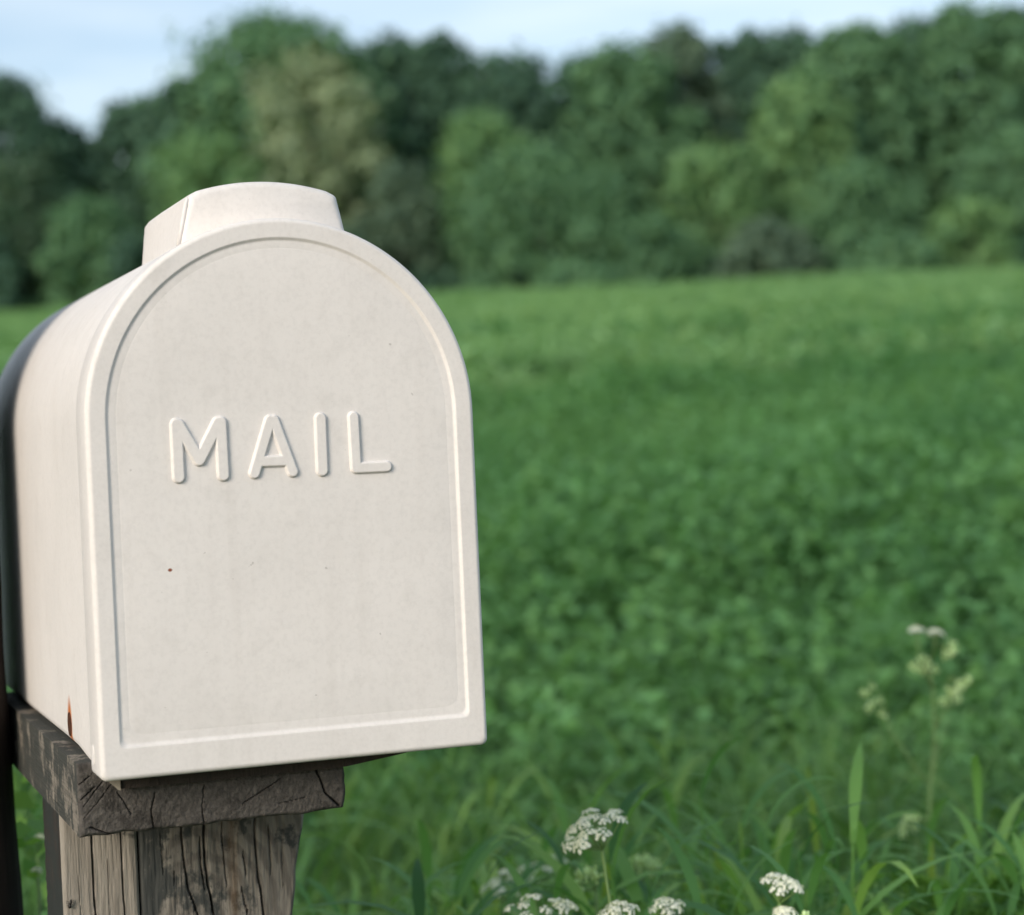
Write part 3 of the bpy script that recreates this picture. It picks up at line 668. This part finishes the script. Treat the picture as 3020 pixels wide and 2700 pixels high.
def bud_mesh(name, seed, n, rad, mat):
    rg = np.random.default_rng(seed); V = []; F = []
    parts = []
    for k in range(n):
        v = rg.normal(0, 1, 3); v /= np.linalg.norm(v); c = v * rad * rg.uniform(.5, 1)
        parts.append(ellipsoid(tuple(c), (rad * .24, rad * .24, rad * .36), 6, 4))
    V, F = merge(parts); me = bpy.data.meshes.new(name); me.from_pydata(V, [], F); me.materials.append(mat); me.update(); return me
UMB = [umbellet_mesh("umbellet", 300 + i, 15, 0.0056, 0.00155, M_PETAL) for i in range(4)]
BUDS = [bud_mesh("bud_cluster", 320 + i, 9, 0.0056, M_BUD) for i in range(3)]
def flower_head(parent, node, axis, ray, n, seed, spread=0.85, kind='white', squash=1.0, scale=1.0):
    """compound umbel: rays from one node, an umbellet on each ray"""
    rg = np.random.default_rng(seed); node = Vector(node); ax = Vector(axis).normalized(); a = ax.orthogonal().normalized(); b = ax.cross(a)
    tubes = []; ends = []
    for k in range(n):
        r = spread * math.sqrt((k + 0.5) / n); q = k * 2.39996 + rg.normal(0, .25)
        d = (ax * math.cos(r) + (a * math.cos(q) + b * math.sin(q)) * math.sin(r)).normalized()
        L_ = ray * rg.uniform(0.85, 1.1) * (1 + 0.12 * r); e = node + d * L_
        mid = node + d * L_ * .5 + ax * L_ * .05 * -1
        tubes.append(tube([node, mid, e], [0.0006 * scale, 0.00045 * scale, 0.0004 * scale], 5, False)); ends.append((e, (d + ax * .6).normalized()))
    V, F = merge(tubes); hd = meshobj("flower_head", V, F, M_STEM, parent, True)
    for e, d in ends:
        me = (UMB if kind == 'white' else BUDS)[int(rg.integers(0, 3))]
        o = linked("umbellet" if kind == 'white' else "bud_cluster", me, hd, e); o.rotation_euler = d.to_track_quat('Z', 'Y').to_euler(); k_ = scale * rg.uniform(.85, 1.15); o.scale = (k_, k_, k_)
    return hd
def stem(parent, pts, r0, r1):
    n = len(pts); V, F = tube(pts, [r0 + (r1 - r0) * i / (n - 1) for i in range(n)], 7); return meshobj("stem", V, F, M_STEM, parent, True)
def fern_leaf(parent, base, tip, seed, width=0.05, mat=None):
    """feathery, twice-cut leaf"""
    rg = np.random.default_rng(seed); b = np.array(base); t = np.array(tip); ax = t - b; L_ = np.linalg.norm(ax); ax /= L_
    sd = np.cross(ax, [0, 0, 1.0]); sd /= max(np.linalg.norm(sd), 1e-6); up = np.cross(sd, ax); C_ = []; Nn = []; U = []; Ls = []
    for k in range(14):
        f = (k + 1) / 15; c = b + ax * L_ * f + up * (0.10 * L_ * math.sin(f * 3.1)); wl = width * math.sin(math.pi * (0.15 + 0.85 * f)) ** .8
        for s_ in (-1, 1):
            d = ax * .55 + sd * s_ * .9
            for j in range(6):
                g_ = (j + .5) / 6; C_.append(c + d * wl * g_); U.append(ax * rg.uniform(.2, 1) + sd * s_ * rg.uniform(-.4, 1)); Nn.append(up + rg.normal(0, .3, 3)); Ls.append(width * .26 * (1.2 - g_ * .6))
                C_.append(c + d * wl * g_); U.append(-ax * rg.uniform(-.3, .6) + sd * s_); Nn.append(up + rg.normal(0, .3, 3)); Ls.append(width * .22 * (1.2 - g_ * .6))
    Ls = np.array(Ls); me = np_quads("leaf", leaves(np.array(C_), np.array(Nn), np.array(U), Ls, Ls * .5, rg), [mat or M_HERB])
    return linked("leaf", me, parent)
GF = "white umbel flowers on the verge"
def plant(name, label, root, cat="flower"):
    x, y = root; return thing(name, label, cat, (x, y, gz(x, y)), GF)
def add(pl, fn, *a, **k): return fn(pl, *a, **k)
def loc(pl, p): return Vector(p) - pl.location
def simple(label, heads, root, leaf=True, r=0.0013):
    """heads: (node, axis, ray, n, kind, spread, scale)"""
    pl = plant("wild_carrot", label, root); top = Vector(heads[0][0]); z0 = pl.location.z
    fork = Vector((root[0] * .35 + top.x * .65, root[1] * .35 + top.y * .65, z0 + (top.z - z0) * .80))
    mid = Vector((root[0] * .8 + top.x * .2, root[1] * .8 + top.y * .2, z0 + (top.z - z0) * .4))
    for i, (nd, ax, ray, n, kind, spread, sc) in enumerate(heads):
        nd = Vector(nd); q = (fork + nd) / 2 + Vector((0, 0, 0.006))
        if i == 0: stem(pl, [loc(pl, Vector((*root, z0))), loc(pl, mid), loc(pl, fork), loc(pl, q), loc(pl, nd)], r * 1.6, r * .7)
        else: stem(pl, [loc(pl, fork), loc(pl, q), loc(pl, nd)], r, r * .6)
        flower_head(pl, loc(pl, nd), ax, ray, n, hash_(label) + i, spread, kind, 1.0, sc)
    if leaf:
        rr = random.Random(hash_(label))
        for k in range(3):
            b = mid.lerp(fork, k / 3); q = rr.random() * 6.28
            fern_leaf(pl, loc(pl, b), loc(pl, b + Vector((math.cos(q) * .10, math.sin(q) * .10, .035))), 400 + k, .035)
    return pl
def hash_(t): return sum(ord(c) * (i + 3) for i, c in enumerate(t)) % 9973
# the tall leaning head in the middle
simple("tall white wild carrot head leaning left, highest umbel right of the mailbox post",
       [((.2336, .1773, .9502), (-.34, -.10, .93), .0220, 15, 'white', 1.0, 1.0)], (.305, .215))
simple("out of focus white umbels behind the leaning head, beside the post",
       [((.3735, .6259, .835), (.1, -.1, 1), .014, 6, 'white', .7, 1.0), ((.3399, .585, .838), (-.1, 0, 1), .018, 7, 'white', 1.2, 1.0)], (.36, .63))
simple("small blurred flat white umbel nearest the mailbox post at the frame's bottom", [((.2847, .4989, .8480), (-.15, -.1, 1), .021, 9, 'white', 1.1, .95)], (.30, .52))
simple("white umbel with open spreading rays at the bottom edge below the leaning head",
       [((.197, .2011, .902), (-.05, -.15, 1), .017, 8, 'white', 1.15, 0.8), ((.216, .2057, .9045), (.2, -.1, 1), .009, 6, 'white', .9, .8)], (.20, .22))
simple("drooping yellow green seed head beside the leaning white umbel", [((.2925, .3363, .888), (-.45, -.1, .5), .014, 9, 'bud', .9, .9)], (.31, .35))
simple("rounded white umbel at the bottom edge just right of the leaning stem", [((.2383, .1646, .9075), (-.05, -.2, 1), .010, 7, 'white', 1.1, .85)], (.25, .18))
simple("small white umbel at the bottom edge between two brighter grass blades", [((.2736, .1729, .9045), (.05, -.2, 1), .010, 7, 'white', 1.1, .82)], (.28, .18))
simple("flat white umbel standing alone near the bottom right with two buds below it",
       [((.3313, .1303, .9145), (.12, -.15, 1), .0150, 11, 'white', .85, .85), ((.3294, .1203, .9065), (0, -.1, 1), .006, 5, 'white', .8, .9), ((.3349, .1076, .904), (.3, 0, 1), .005, 3, 'bud', .6, .9)], (.335, .14))
simple("blurred yellow green seed head low in the grass right of the leaning umbel", [((.4224, .5546, .8400), (.1, 0, 1), .016, 9, 'bud', 1.0, 1.2)], (.43, .57))
# tall plant on the right
pl = plant("wild_carrot", "tall branching plant with yellow seed heads and two white umbels at the right", (.80, .735))
B = lambda p: loc(pl, p)
stem(pl, [(0, 0, 0), B((.801, .736, .73)), B((.8196, .749, .848)), B((.8315, .7549, .9055)), B((.829, .752, .945)), B((.826, .752, .968))], .0024, .0011)
for a_, b_, c_ in (((.829, .752, .945), (.815, .752, .98), (.8135, .7524, 1.0)), ((.826, .752, .968), (.822, .735, .985), (.8197, .7287, .998)), ((.8315, .7549, .9055), (.842, .751, .925), (.8454, .7509, .944)),
                   ((.8196, .749, .848), (.803, .79, .90), (.7989, .80, .934)), ((.8196, .749, .848), (.862, .80, .88), (.8839, .811, .907)), ((.801, .736, .73), (.775, .70, .79), (.7673, .6935, .815))):
    stem(pl, [B(a_), B(b_), B(c_)], .0012, .0007)
for i, (nd, ax, ray, n, kd, sp, sc) in enumerate([((.8135, .7524, 1.0), (0, 0, 1), .006, 4, 'white', .8, 1.1), ((.8197, .7287, .998), (.2, 0, 1), .006, 4, 'white', .8, 1.1), ((.8246, .7593, .978), (-.3, -.3, -.6), .014, 9, 'bud', .9, .9),
        ((.8263, .7277, .992), (.4, 0, -.4), .012, 6, 'bud', .8, .8), ((.8474, .7509, .957), (.3, -.1, -.5), .016, 8, 'bud', .8, .95), ((.7989, .80, .938), (-.2, 0, -.1), .016, 7, 'bud', 1.2, .85), ((.8839, .811, .9141), (0, 0, 1), .012, 6, 'bud', 1, .8), ((.7673, .6935, .8228), (-.3, 0, .2), .012, 7, 'bud', 1, .9)]):
    flower_head(pl, B(nd), ax, ray, n, 700 + i, sp, kd, 1, sc)
rr = random.Random(4)
for k in range(5):
    z = .60 + k * .03; q = rr.random() * 6.28; b = Vector((.808 + k * .002, .742, z))
    fern_leaf(pl, B(b), B(b + Vector((math.cos(q) * .10, math.sin(q) * .07, .035))), 500 + k, .04)
# feathery leafy plant low at the right edge
pl = thing("leafy_herb", "low feathery green herb filling the bottom right corner", "plant", (.66, .36, 0))
rr = random.Random(9)
for k in range(26):
    q = k * 2.4; b = Vector((.575 + .0065 * k + rr.uniform(-.02, .02), .385 - .003 * k + rr.uniform(-.05, .07), rr.uniform(.74, .835)))
    if k % 4 == 0: stem(pl, [loc(pl, Vector((.66, .36, 0.0))), loc(pl, Vector((.65, .36, .4)).lerp(b, .3)), loc(pl, b)], .002, .0012)
    fern_leaf(pl, loc(pl, b), loc(pl, b + Vector((math.cos(q) * .06, math.sin(q) * .05 - .02, .055))), 560 + k, .034)
# herb with tiny white flowers seen through the gap left of the post
pl = plant("white_herb", "small leafy herb with tiny white flowers in the gap left of the mailbox post", (-.075, .53), "flower")
stem(pl, [(0, 0, 0), loc(pl, (-.072, .52, .6)), loc(pl, (-.0695, .523, .93))], .002, .001)
flower_head(pl, loc(pl, (-.0675, .5229, .9320)), (.2, -.2, 1), .0035, 3, 801, .8, 'white', 1, .42)
flower_head(pl, loc(pl, (-.0763, .4728, .9165)), (0, -.2, 1), .0045, 4, 802, .9, 'white', 1, .45)
stem(pl, [loc(pl, (-.072, .52, .6)), loc(pl, (-.074, .49, .78)), loc(pl, (-.0763, .4728, .915))], .0014, .0008)
rg = np.random.default_rng(71); n = 150; f = rg.random(n)
C_ = np.stack([-.075 + rg.normal(0, .022, n), .515 + rg.normal(0, .03, n), .66 + .31 * f], 1); U = rg.normal(0, 1, (n, 3)); U[:, 2] = np.abs(U[:, 2]) * .4
Nn = rg.normal(0, .5, (n, 3)); Nn[:, 2] += .6; Nn[:, 1] -= .5; Ls = rg.uniform(.010, .024, n)
linked("foliage", np_quads("foliage", leaves(C_, Nn, U, Ls, Ls * .62, rg) - np.array(pl.location), [M_HERB]), pl)
# single broad grass plants that stand out of the verge
GB = leaf_mat("bright_grass_blade", [(0.156, 0.300, 0.054), (0.228, 0.362, 0.072), (0.288, 0.400, 0.084)], 0.45, 0.45, 0.3)
def grass_plant(label, tip, h, blades, seed):
    x, y, zt = tip; z0 = gz(x, y); pl = thing("broad_grass", label, "grass plant", (x, y, z0), "bright broad grass plants on the verge"); rg = np.random.default_rng(seed)
    hgt = zt - z0; V_, F_ = tube([(0, 0, 0), (0.002, 0, hgt * .5), (0, 0, hgt * .9)], [.0022, .0018, .0012], 6); meshobj("culm", V_, F_, GB, pl, True)
    for k in range(blades + 2):
        f = .90 - .075 * k
        Q = grass_leaf(rg, (0, 0, hgt * f), rg.random() * 6.28, hgt * (.115 if k == 0 else rg.uniform(.17, .28)), .0066 * rg.uniform(.8, 1.1), math.radians(87 if k == 0 else rg.uniform(55, 76)), math.radians(4 if k == 0 else rg.uniform(50, 120)), 9)
        linked("blade", weld_quads("blade", Q, GB), pl)
grass_plant("bright upright broad grass blade at right of centre", (.6561, .6817, .8856), 0, 4, 1)
grass_plant("yellow green grass blades between the two white umbels at the bottom", (.4847, .5318, .872), 0, 3, 2)
grass_plant("yellow green grass stem below the tall plant at the right", (.6455, .4722, .8506), 0, 2, 3)
grass_plant("bright grass blades leaning beside the mailbox post", (.24, .62, .865), 0, 4, 4)
grass_plant("pale grass blade standing behind the leaning white umbel", (.345, .45, .885), 0, 3, 5)

# ------------------------------------------------------------------ the wood at the top of the field
TM = {'dark': leaf_mat("leaf_dark", [(0.053, 0.114, 0.082), (0.068, 0.145, 0.097), (0.091, 0.182, 0.111)], 0.25, 0.6, 0.15),
      'mid': leaf_mat("leaf_mid", [(0.083, 0.185, 0.109), (0.119, 0.246, 0.129), (0.158, 0.301, 0.146)], 0.3, 0.6, 0.15),
      'light': leaf_mat("leaf_light", [(0.109, 0.234, 0.115), (0.156, 0.297, 0.130), (0.203, 0.355, 0.148)], 0.3, 0.6, 0.15),
      'olive': leaf_mat("leaf_olive", [(0.177, 0.250, 0.158), (0.249, 0.330, 0.198), (0.304, 0.379, 0.237)], 0.3, 0.6, 0.15),
      'grey': leaf_mat("leaf_grey", [(0.080, 0.140, 0.102), (0.111, 0.181, 0.122), (0.143, 0.218, 0.141)], 0.25, 0.6, 0.15),
      'brown': leaf_mat("leaf_brown", [(0.063, 0.109, 0.076), (0.083, 0.139, 0.084), (0.059, 0.148, 0.076)], 0.25, 0.6, 0.15)}
def crown_quads(rg, W_, H_, nblob, per, leaf, low=0.06, shape='round', gap=0.0):
    Q = []; cs = []
    for k in range(nblob):
        f = (k + rg.random()) / nblob; z = H_ * (low + (0.97 - low) * f)
        if shape == 'cone': rad = W_ * .5 * (1.08 - f) ** .8
        elif shape == 'tall': rad = W_ * .5 * math.sqrt(max(0.06, 1 - (max(0, f - .35) / .68) ** 2.2)) * (0.80 + .20 * min(1, f / .3))
        else: rad = W_ * .5 * math.sqrt(max(0.03, 1 - (max(0, f - .45) / .56) ** 2)) * (0.72 + .28 * min(1, f / .3))
        q = k * 2.39996 + rg.normal(0, .3); rb = W_ * rg.uniform(.09, .20) * (0.85 if f > .8 else 1)
        r = max(0, rad - rb * .75) * math.sqrt(rg.uniform(.25, 1)); c = np.array([r * math.cos(q), r * math.sin(q), min(z, H_ - rb * .8)]); cs.append((c, rb))
        n = int(per * rg.uniform(.75, 1.2)); d = rg.normal(0, 1, (n, 3)); d /= np.linalg.norm(d, axis=1, keepdims=True)
        lump = 1 + .22 * np.sin(d[:, :1] * 5 + k) * np.sin(d[:, 1:2] * 6 + 2 * k) + .14 * np.sin(d[:, 2:3] * 8 + k)
        p = c + d * rb * lump * rg.uniform(.6, 1.22, (n, 1)) * np.array([1, 1, .85])
        nn = d + rg.normal(0, .45, (n, 3)) + np.array([0, 0, .25]); U = rg.normal(0, 1, (n, 3)); U[:, 2] -= .4
        Ls = leaf * rg.uniform(.6, 1.4, n); Q.append(leaves(p, nn, U, Ls, Ls * .8, rg, .1))
    return np.concatenate(Q), cs
def tree(name, label, x, y, hgt, wid, mat, seed, shape='round', low=0.05, nblob=20, per=210, leaf=0.36, cat="tree"):
    rg = np.random.default_rng(seed); z = gz(x, y) - 0.05; t = thing(name, label, cat, (x, y, z), "trees and bushes along the far edge of the field")
    Q, cs = crown_quads(rg, wid, hgt, nblob, per, leaf, low, shape)
    tr = max(.06, hgt * .014)
    pts = [(0, 0, 0), (rg.normal(0, .08), rg.normal(0, .08), hgt * .3), (rg.normal(0, .2), rg.normal(0, .2), hgt * .6), (rg.normal(0, .25), rg.normal(0, .25), hgt * .86)]
    V, F = tube(pts, [tr * 1.25, tr, tr * .6, tr * .2], 7); trunk = meshobj("trunk", V, F, M_BARK, t, True)
    limbs = []
    for c, rb in cs[::3]:
        f = max(.1, min(.8, c[2] / hgt - .18)); b = Vector(pts[0]).lerp(Vector(pts[3]), f / .86)
        limbs.append(tube([b, b.lerp(Vector(c), .5) + Vector((0, 0, .15)), Vector(c)], [tr * .45, tr * .3, tr * .1], 5))
    V, F = merge(limbs); meshobj("limbs", V, F, M_BARK, trunk, True)
    linked("crown", np_quads("crown", Q, [TM[mat]]), t)
    return t
TREES = [
 # back row, left to right
 ("broadleaf_tree", "dark dense tree at the far left edge behind the mailbox", 10.46, 93.24, 11.3, 5.6, 'dark', 'tall'),
 ("broadleaf_tree", "low dark thin tree right of the leftmost tree, under the open sky", 13.78, 95.2, 9.3, 3.9, 'dark', 'tall'),
 ("broadleaf_tree", "dark tree with ragged top beside the bright gap of sky at left", 16.8, 93.02, 10.1, 4.1, 'dark', 'tall'),
 ("broadleaf_tree", "dark green tree on the left shoulder of the tallest round tree", 18.78, 91.23, 10.7, 4.5, 'dark', 'tall'),
 ("broadleaf_tree", "big round-topped green tree rising highest above the mailbox", 22.9, 89.66, 13.4, 10.5, 'mid', 'round'),
 ("broadleaf_tree", "dark blue green tree right of the big round-topped tree", 28.3, 90.92, 12.6, 5.6, 'dark', 'tall'),
 ("broadleaf_tree", "dark tree with a level top second right of the round-topped tree", 30.02, 88.16, 12.4, 4.4, 'dark', 'tall'),
 ("broadleaf_tree", "dark tree sloping down to the lowest dip of the skyline", 32.2, 85.38, 11.2, 5.2, 'dark', 'tall'),
 ("conifer", "narrow pointed dark tree in the dip of the skyline", 36.32, 86.89, 11.4, 4.4, 'dark', 'cone'),
 ("broadleaf_tree", "green tree just right of the narrow pointed tree", 37.0, 83.27, 11.3, 5.2, 'mid', 'tall'),
 ("broadleaf_tree", "grey green tree with a thin top right of the skyline dip", 40.67, 85.29, 12.5, 4.2, 'grey', 'tall'),
 ("broadleaf_tree", "slim dark tree with a small peak behind the lit green crown", 43.96, 85.14, 12.1, 4.6, 'dark', 'tall'),
 ("broadleaf_tree", "slim dark tree peaking second right of the grey green tree", 45.46, 83.51, 12.1, 4.6, 'dark', 'tall'),
 ("broadleaf_tree", "tall pale green tree in the right part of the wood", 45.64, 78.11, 11.5, 5.2, 'mid', 'tall'),
 ("broadleaf_tree", "dark green tree between the pale tall tree and the right edge", 50.29, 80.67, 12.2, 4.8, 'dark', 'tall'),
 ("broadleaf_tree", "broad tall green tree near the upper right corner", 51.21, 77.13, 12.5, 5.6, 'mid', 'tall'),
 ("broadleaf_tree", "dark tree cut by the right edge of the picture", 55.23, 77.78, 12.6, 5.6, 'dark', 'tall'),
 # front row
 ("broadleaf_tree", "pale olive feathery tree behind the mailbox, lightest in the wood", 21.8, 80.47, 10.9, 6.2, 'olive', 'open'),
 ("broadleaf_tree", "small green tree with olive tinge left of the pale olive tree", 17.42, 81.04, 7.8, 4.0, 'light', 'tall'),
 ("broadleaf_tree", "upright bright green round-headed tree right of the mailbox arch", 27.93, 77.16, 8.2, 3.9, 'light', 'tall'),
 ("broadleaf_tree", "broad low olive green tree standing out at the field edge right of the mailbox", 28.87, 73.6, 6.4, 6.6, 'mid', 'round'),
 ("broadleaf_tree", "lit green tree with rounded clumps in the middle of the right wood", 36.18, 73.04, 6.3, 4.8, 'light', 'round'),
 ("broadleaf_tree", "tall lit green tree with tufted crown right of centre", 41.51, 75.35, 9.2, 3.8, 'light', 'tall'),
 ("broadleaf_tree", "green leafy tree at the field edge under the tall pale green tree", 41.0, 70.18, 5.2, 4.8, 'mid', 'round'),
 ("bush", "light green bush at the field edge near the right end", 44.09, 66.89, 3.5, 3.5, 'light', 'round'),
 ("bush", "light green bush low at left beside the mailbox hood", 12.28, 78.66, 5.1, 3.6, 'mid', 'round'),
 ("broadleaf_tree", "dull brown green tree at the far left below the dark skyline", 10.14, 81.59, 7.0, 3.6, 'brown', 'tall'),
 ("bush", "green bush at the field edge right of the broad low tree", 32.46, 71.19, 3.4, 3.8, 'mid', 'round'),
 ("bush", "dull grey green bush at the field edge right of centre", 36.16, 68.75, 2.9, 3.8, 'grey', 'round'),
 ("broadleaf_tree", "grey green small tree between the olive tree and the bright round-headed tree", 24.38, 77.39, 6.0, 3.4, 'grey', 'tall'),
 ("broadleaf_tree", "green tree with layered boughs at the right edge below the tall trees", 47.59, 68.82, 6.4, 3.8, 'mid', 'tall'),
 ("bush", "dark green bush at the left edge just above the field", 7.99, 80.24, 4.2, 3.8, 'dark', 'round'),
 ("bush", "dark green bush behind the left shoulder of the mailbox", 14.15, 76.89, 3.6, 3.8, 'dark', 'round'),
 ("bush", "smallest green bush at the field edge in the right half", 40.08, 66.23, 2.2, 3.2, 'mid', 'round'),
 ("bush", "dark bush hidden mostly by the mailbox hood", 20.05, 74.71, 3.6, 4.4, 'dark', 'round'),
 ("bush", "low dark green bush at the foot of the broad olive green tree", 29.13, 70.28, 1.7, 3.0, 'mid', 'round')]
for i, (nm, lb, x, y, h_, w_, mt, sh) in enumerate(TREES):
    big = h_ > 9; w_ *= 1.5 if sh == 'tall' else 1.2
    tree(nm, lb, x, y, h_, w_, mt, 900 + i, 'tall' if sh == 'open' else sh, 0.03 if not big else 0.08, (34 if sh == 'open' else 58) if big else 34, int((150 if big else 125) * max(1, (w_ / 6.0) ** 1.6) * (0.8 if sh == 'open' else 1)), 0.34 if big else 0.26, "bush" if nm == "bush" else "tree")
# the mass of the wood behind the nearer trees, and out to both sides
rg = np.random.default_rng(55); Q = []
for k in range(620):
    l = rg.uniform(-62, 62); s = rg.uniform(96, 108) - abs(l) * .03; x, y = wxy(s, l); z0 = gz(x, y)
    sky_h = np.interp(l, [-70, -24, -20, -18, -14, -11, -6, -1, 3, 8, 16, 24, 70], [10, 10, 8.6, 8.4, 10.2, 12, 12.6, 12, 11.4, 12, 12.6, 13, 13])
    zc = rg.uniform(0, .86) ** 1.15 * sky_h; rb = rg.uniform(1.2, 2.1); n = 150
    d = rg.normal(0, 1, (n, 3)); d /= np.linalg.norm(d, axis=1, keepdims=True); p = np.array([x, y, z0 + zc]) + d * rb * rg.uniform(.7, 1.08, (n, 1))
    Ls = rg.uniform(.3, .6, n); Q.append(leaves(p, d + rg.normal(0, .4, (n, 3)), rg.normal(0, 1, (n, 3)), Ls, Ls * .8, rg, .1))
o = linked("woodland", np_quads("woodland", np.concatenate(Q), [TM['dark']])); tag(o, "dark mass of woodland foliage behind the nearer trees", "woodland", kind="stuff")
# low undergrowth along the foot of the wood
Q = []
for k in range(260):
    l = rg.uniform(-40, 40); s = rg.uniform(79, 90); x, y = wxy(s, l); z0 = gz(x, y); rb = rg.uniform(.5, 1.1); n = 110
    d = rg.normal(0, 1, (n, 3)); d /= np.linalg.norm(d, axis=1, keepdims=True); p = np.array([x, y, z0 + rg.uniform(.1, 1.4)]) + d * rb * rg.uniform(.7, 1.1, (n, 1)) * np.array([1.3, 1.3, .8])
    Ls = rg.uniform(.2, .4, n); Q.append(leaves(p, d + rg.normal(0, .4, (n, 3)), rg.normal(0, 1, (n, 3)), Ls, Ls * .8, rg, .1))
o = linked("undergrowth", np_quads("undergrowth", np.concatenate(Q), [TM['dark']])); tag(o, "low shaded undergrowth along the foot of the wood", "undergrowth", kind="stuff")
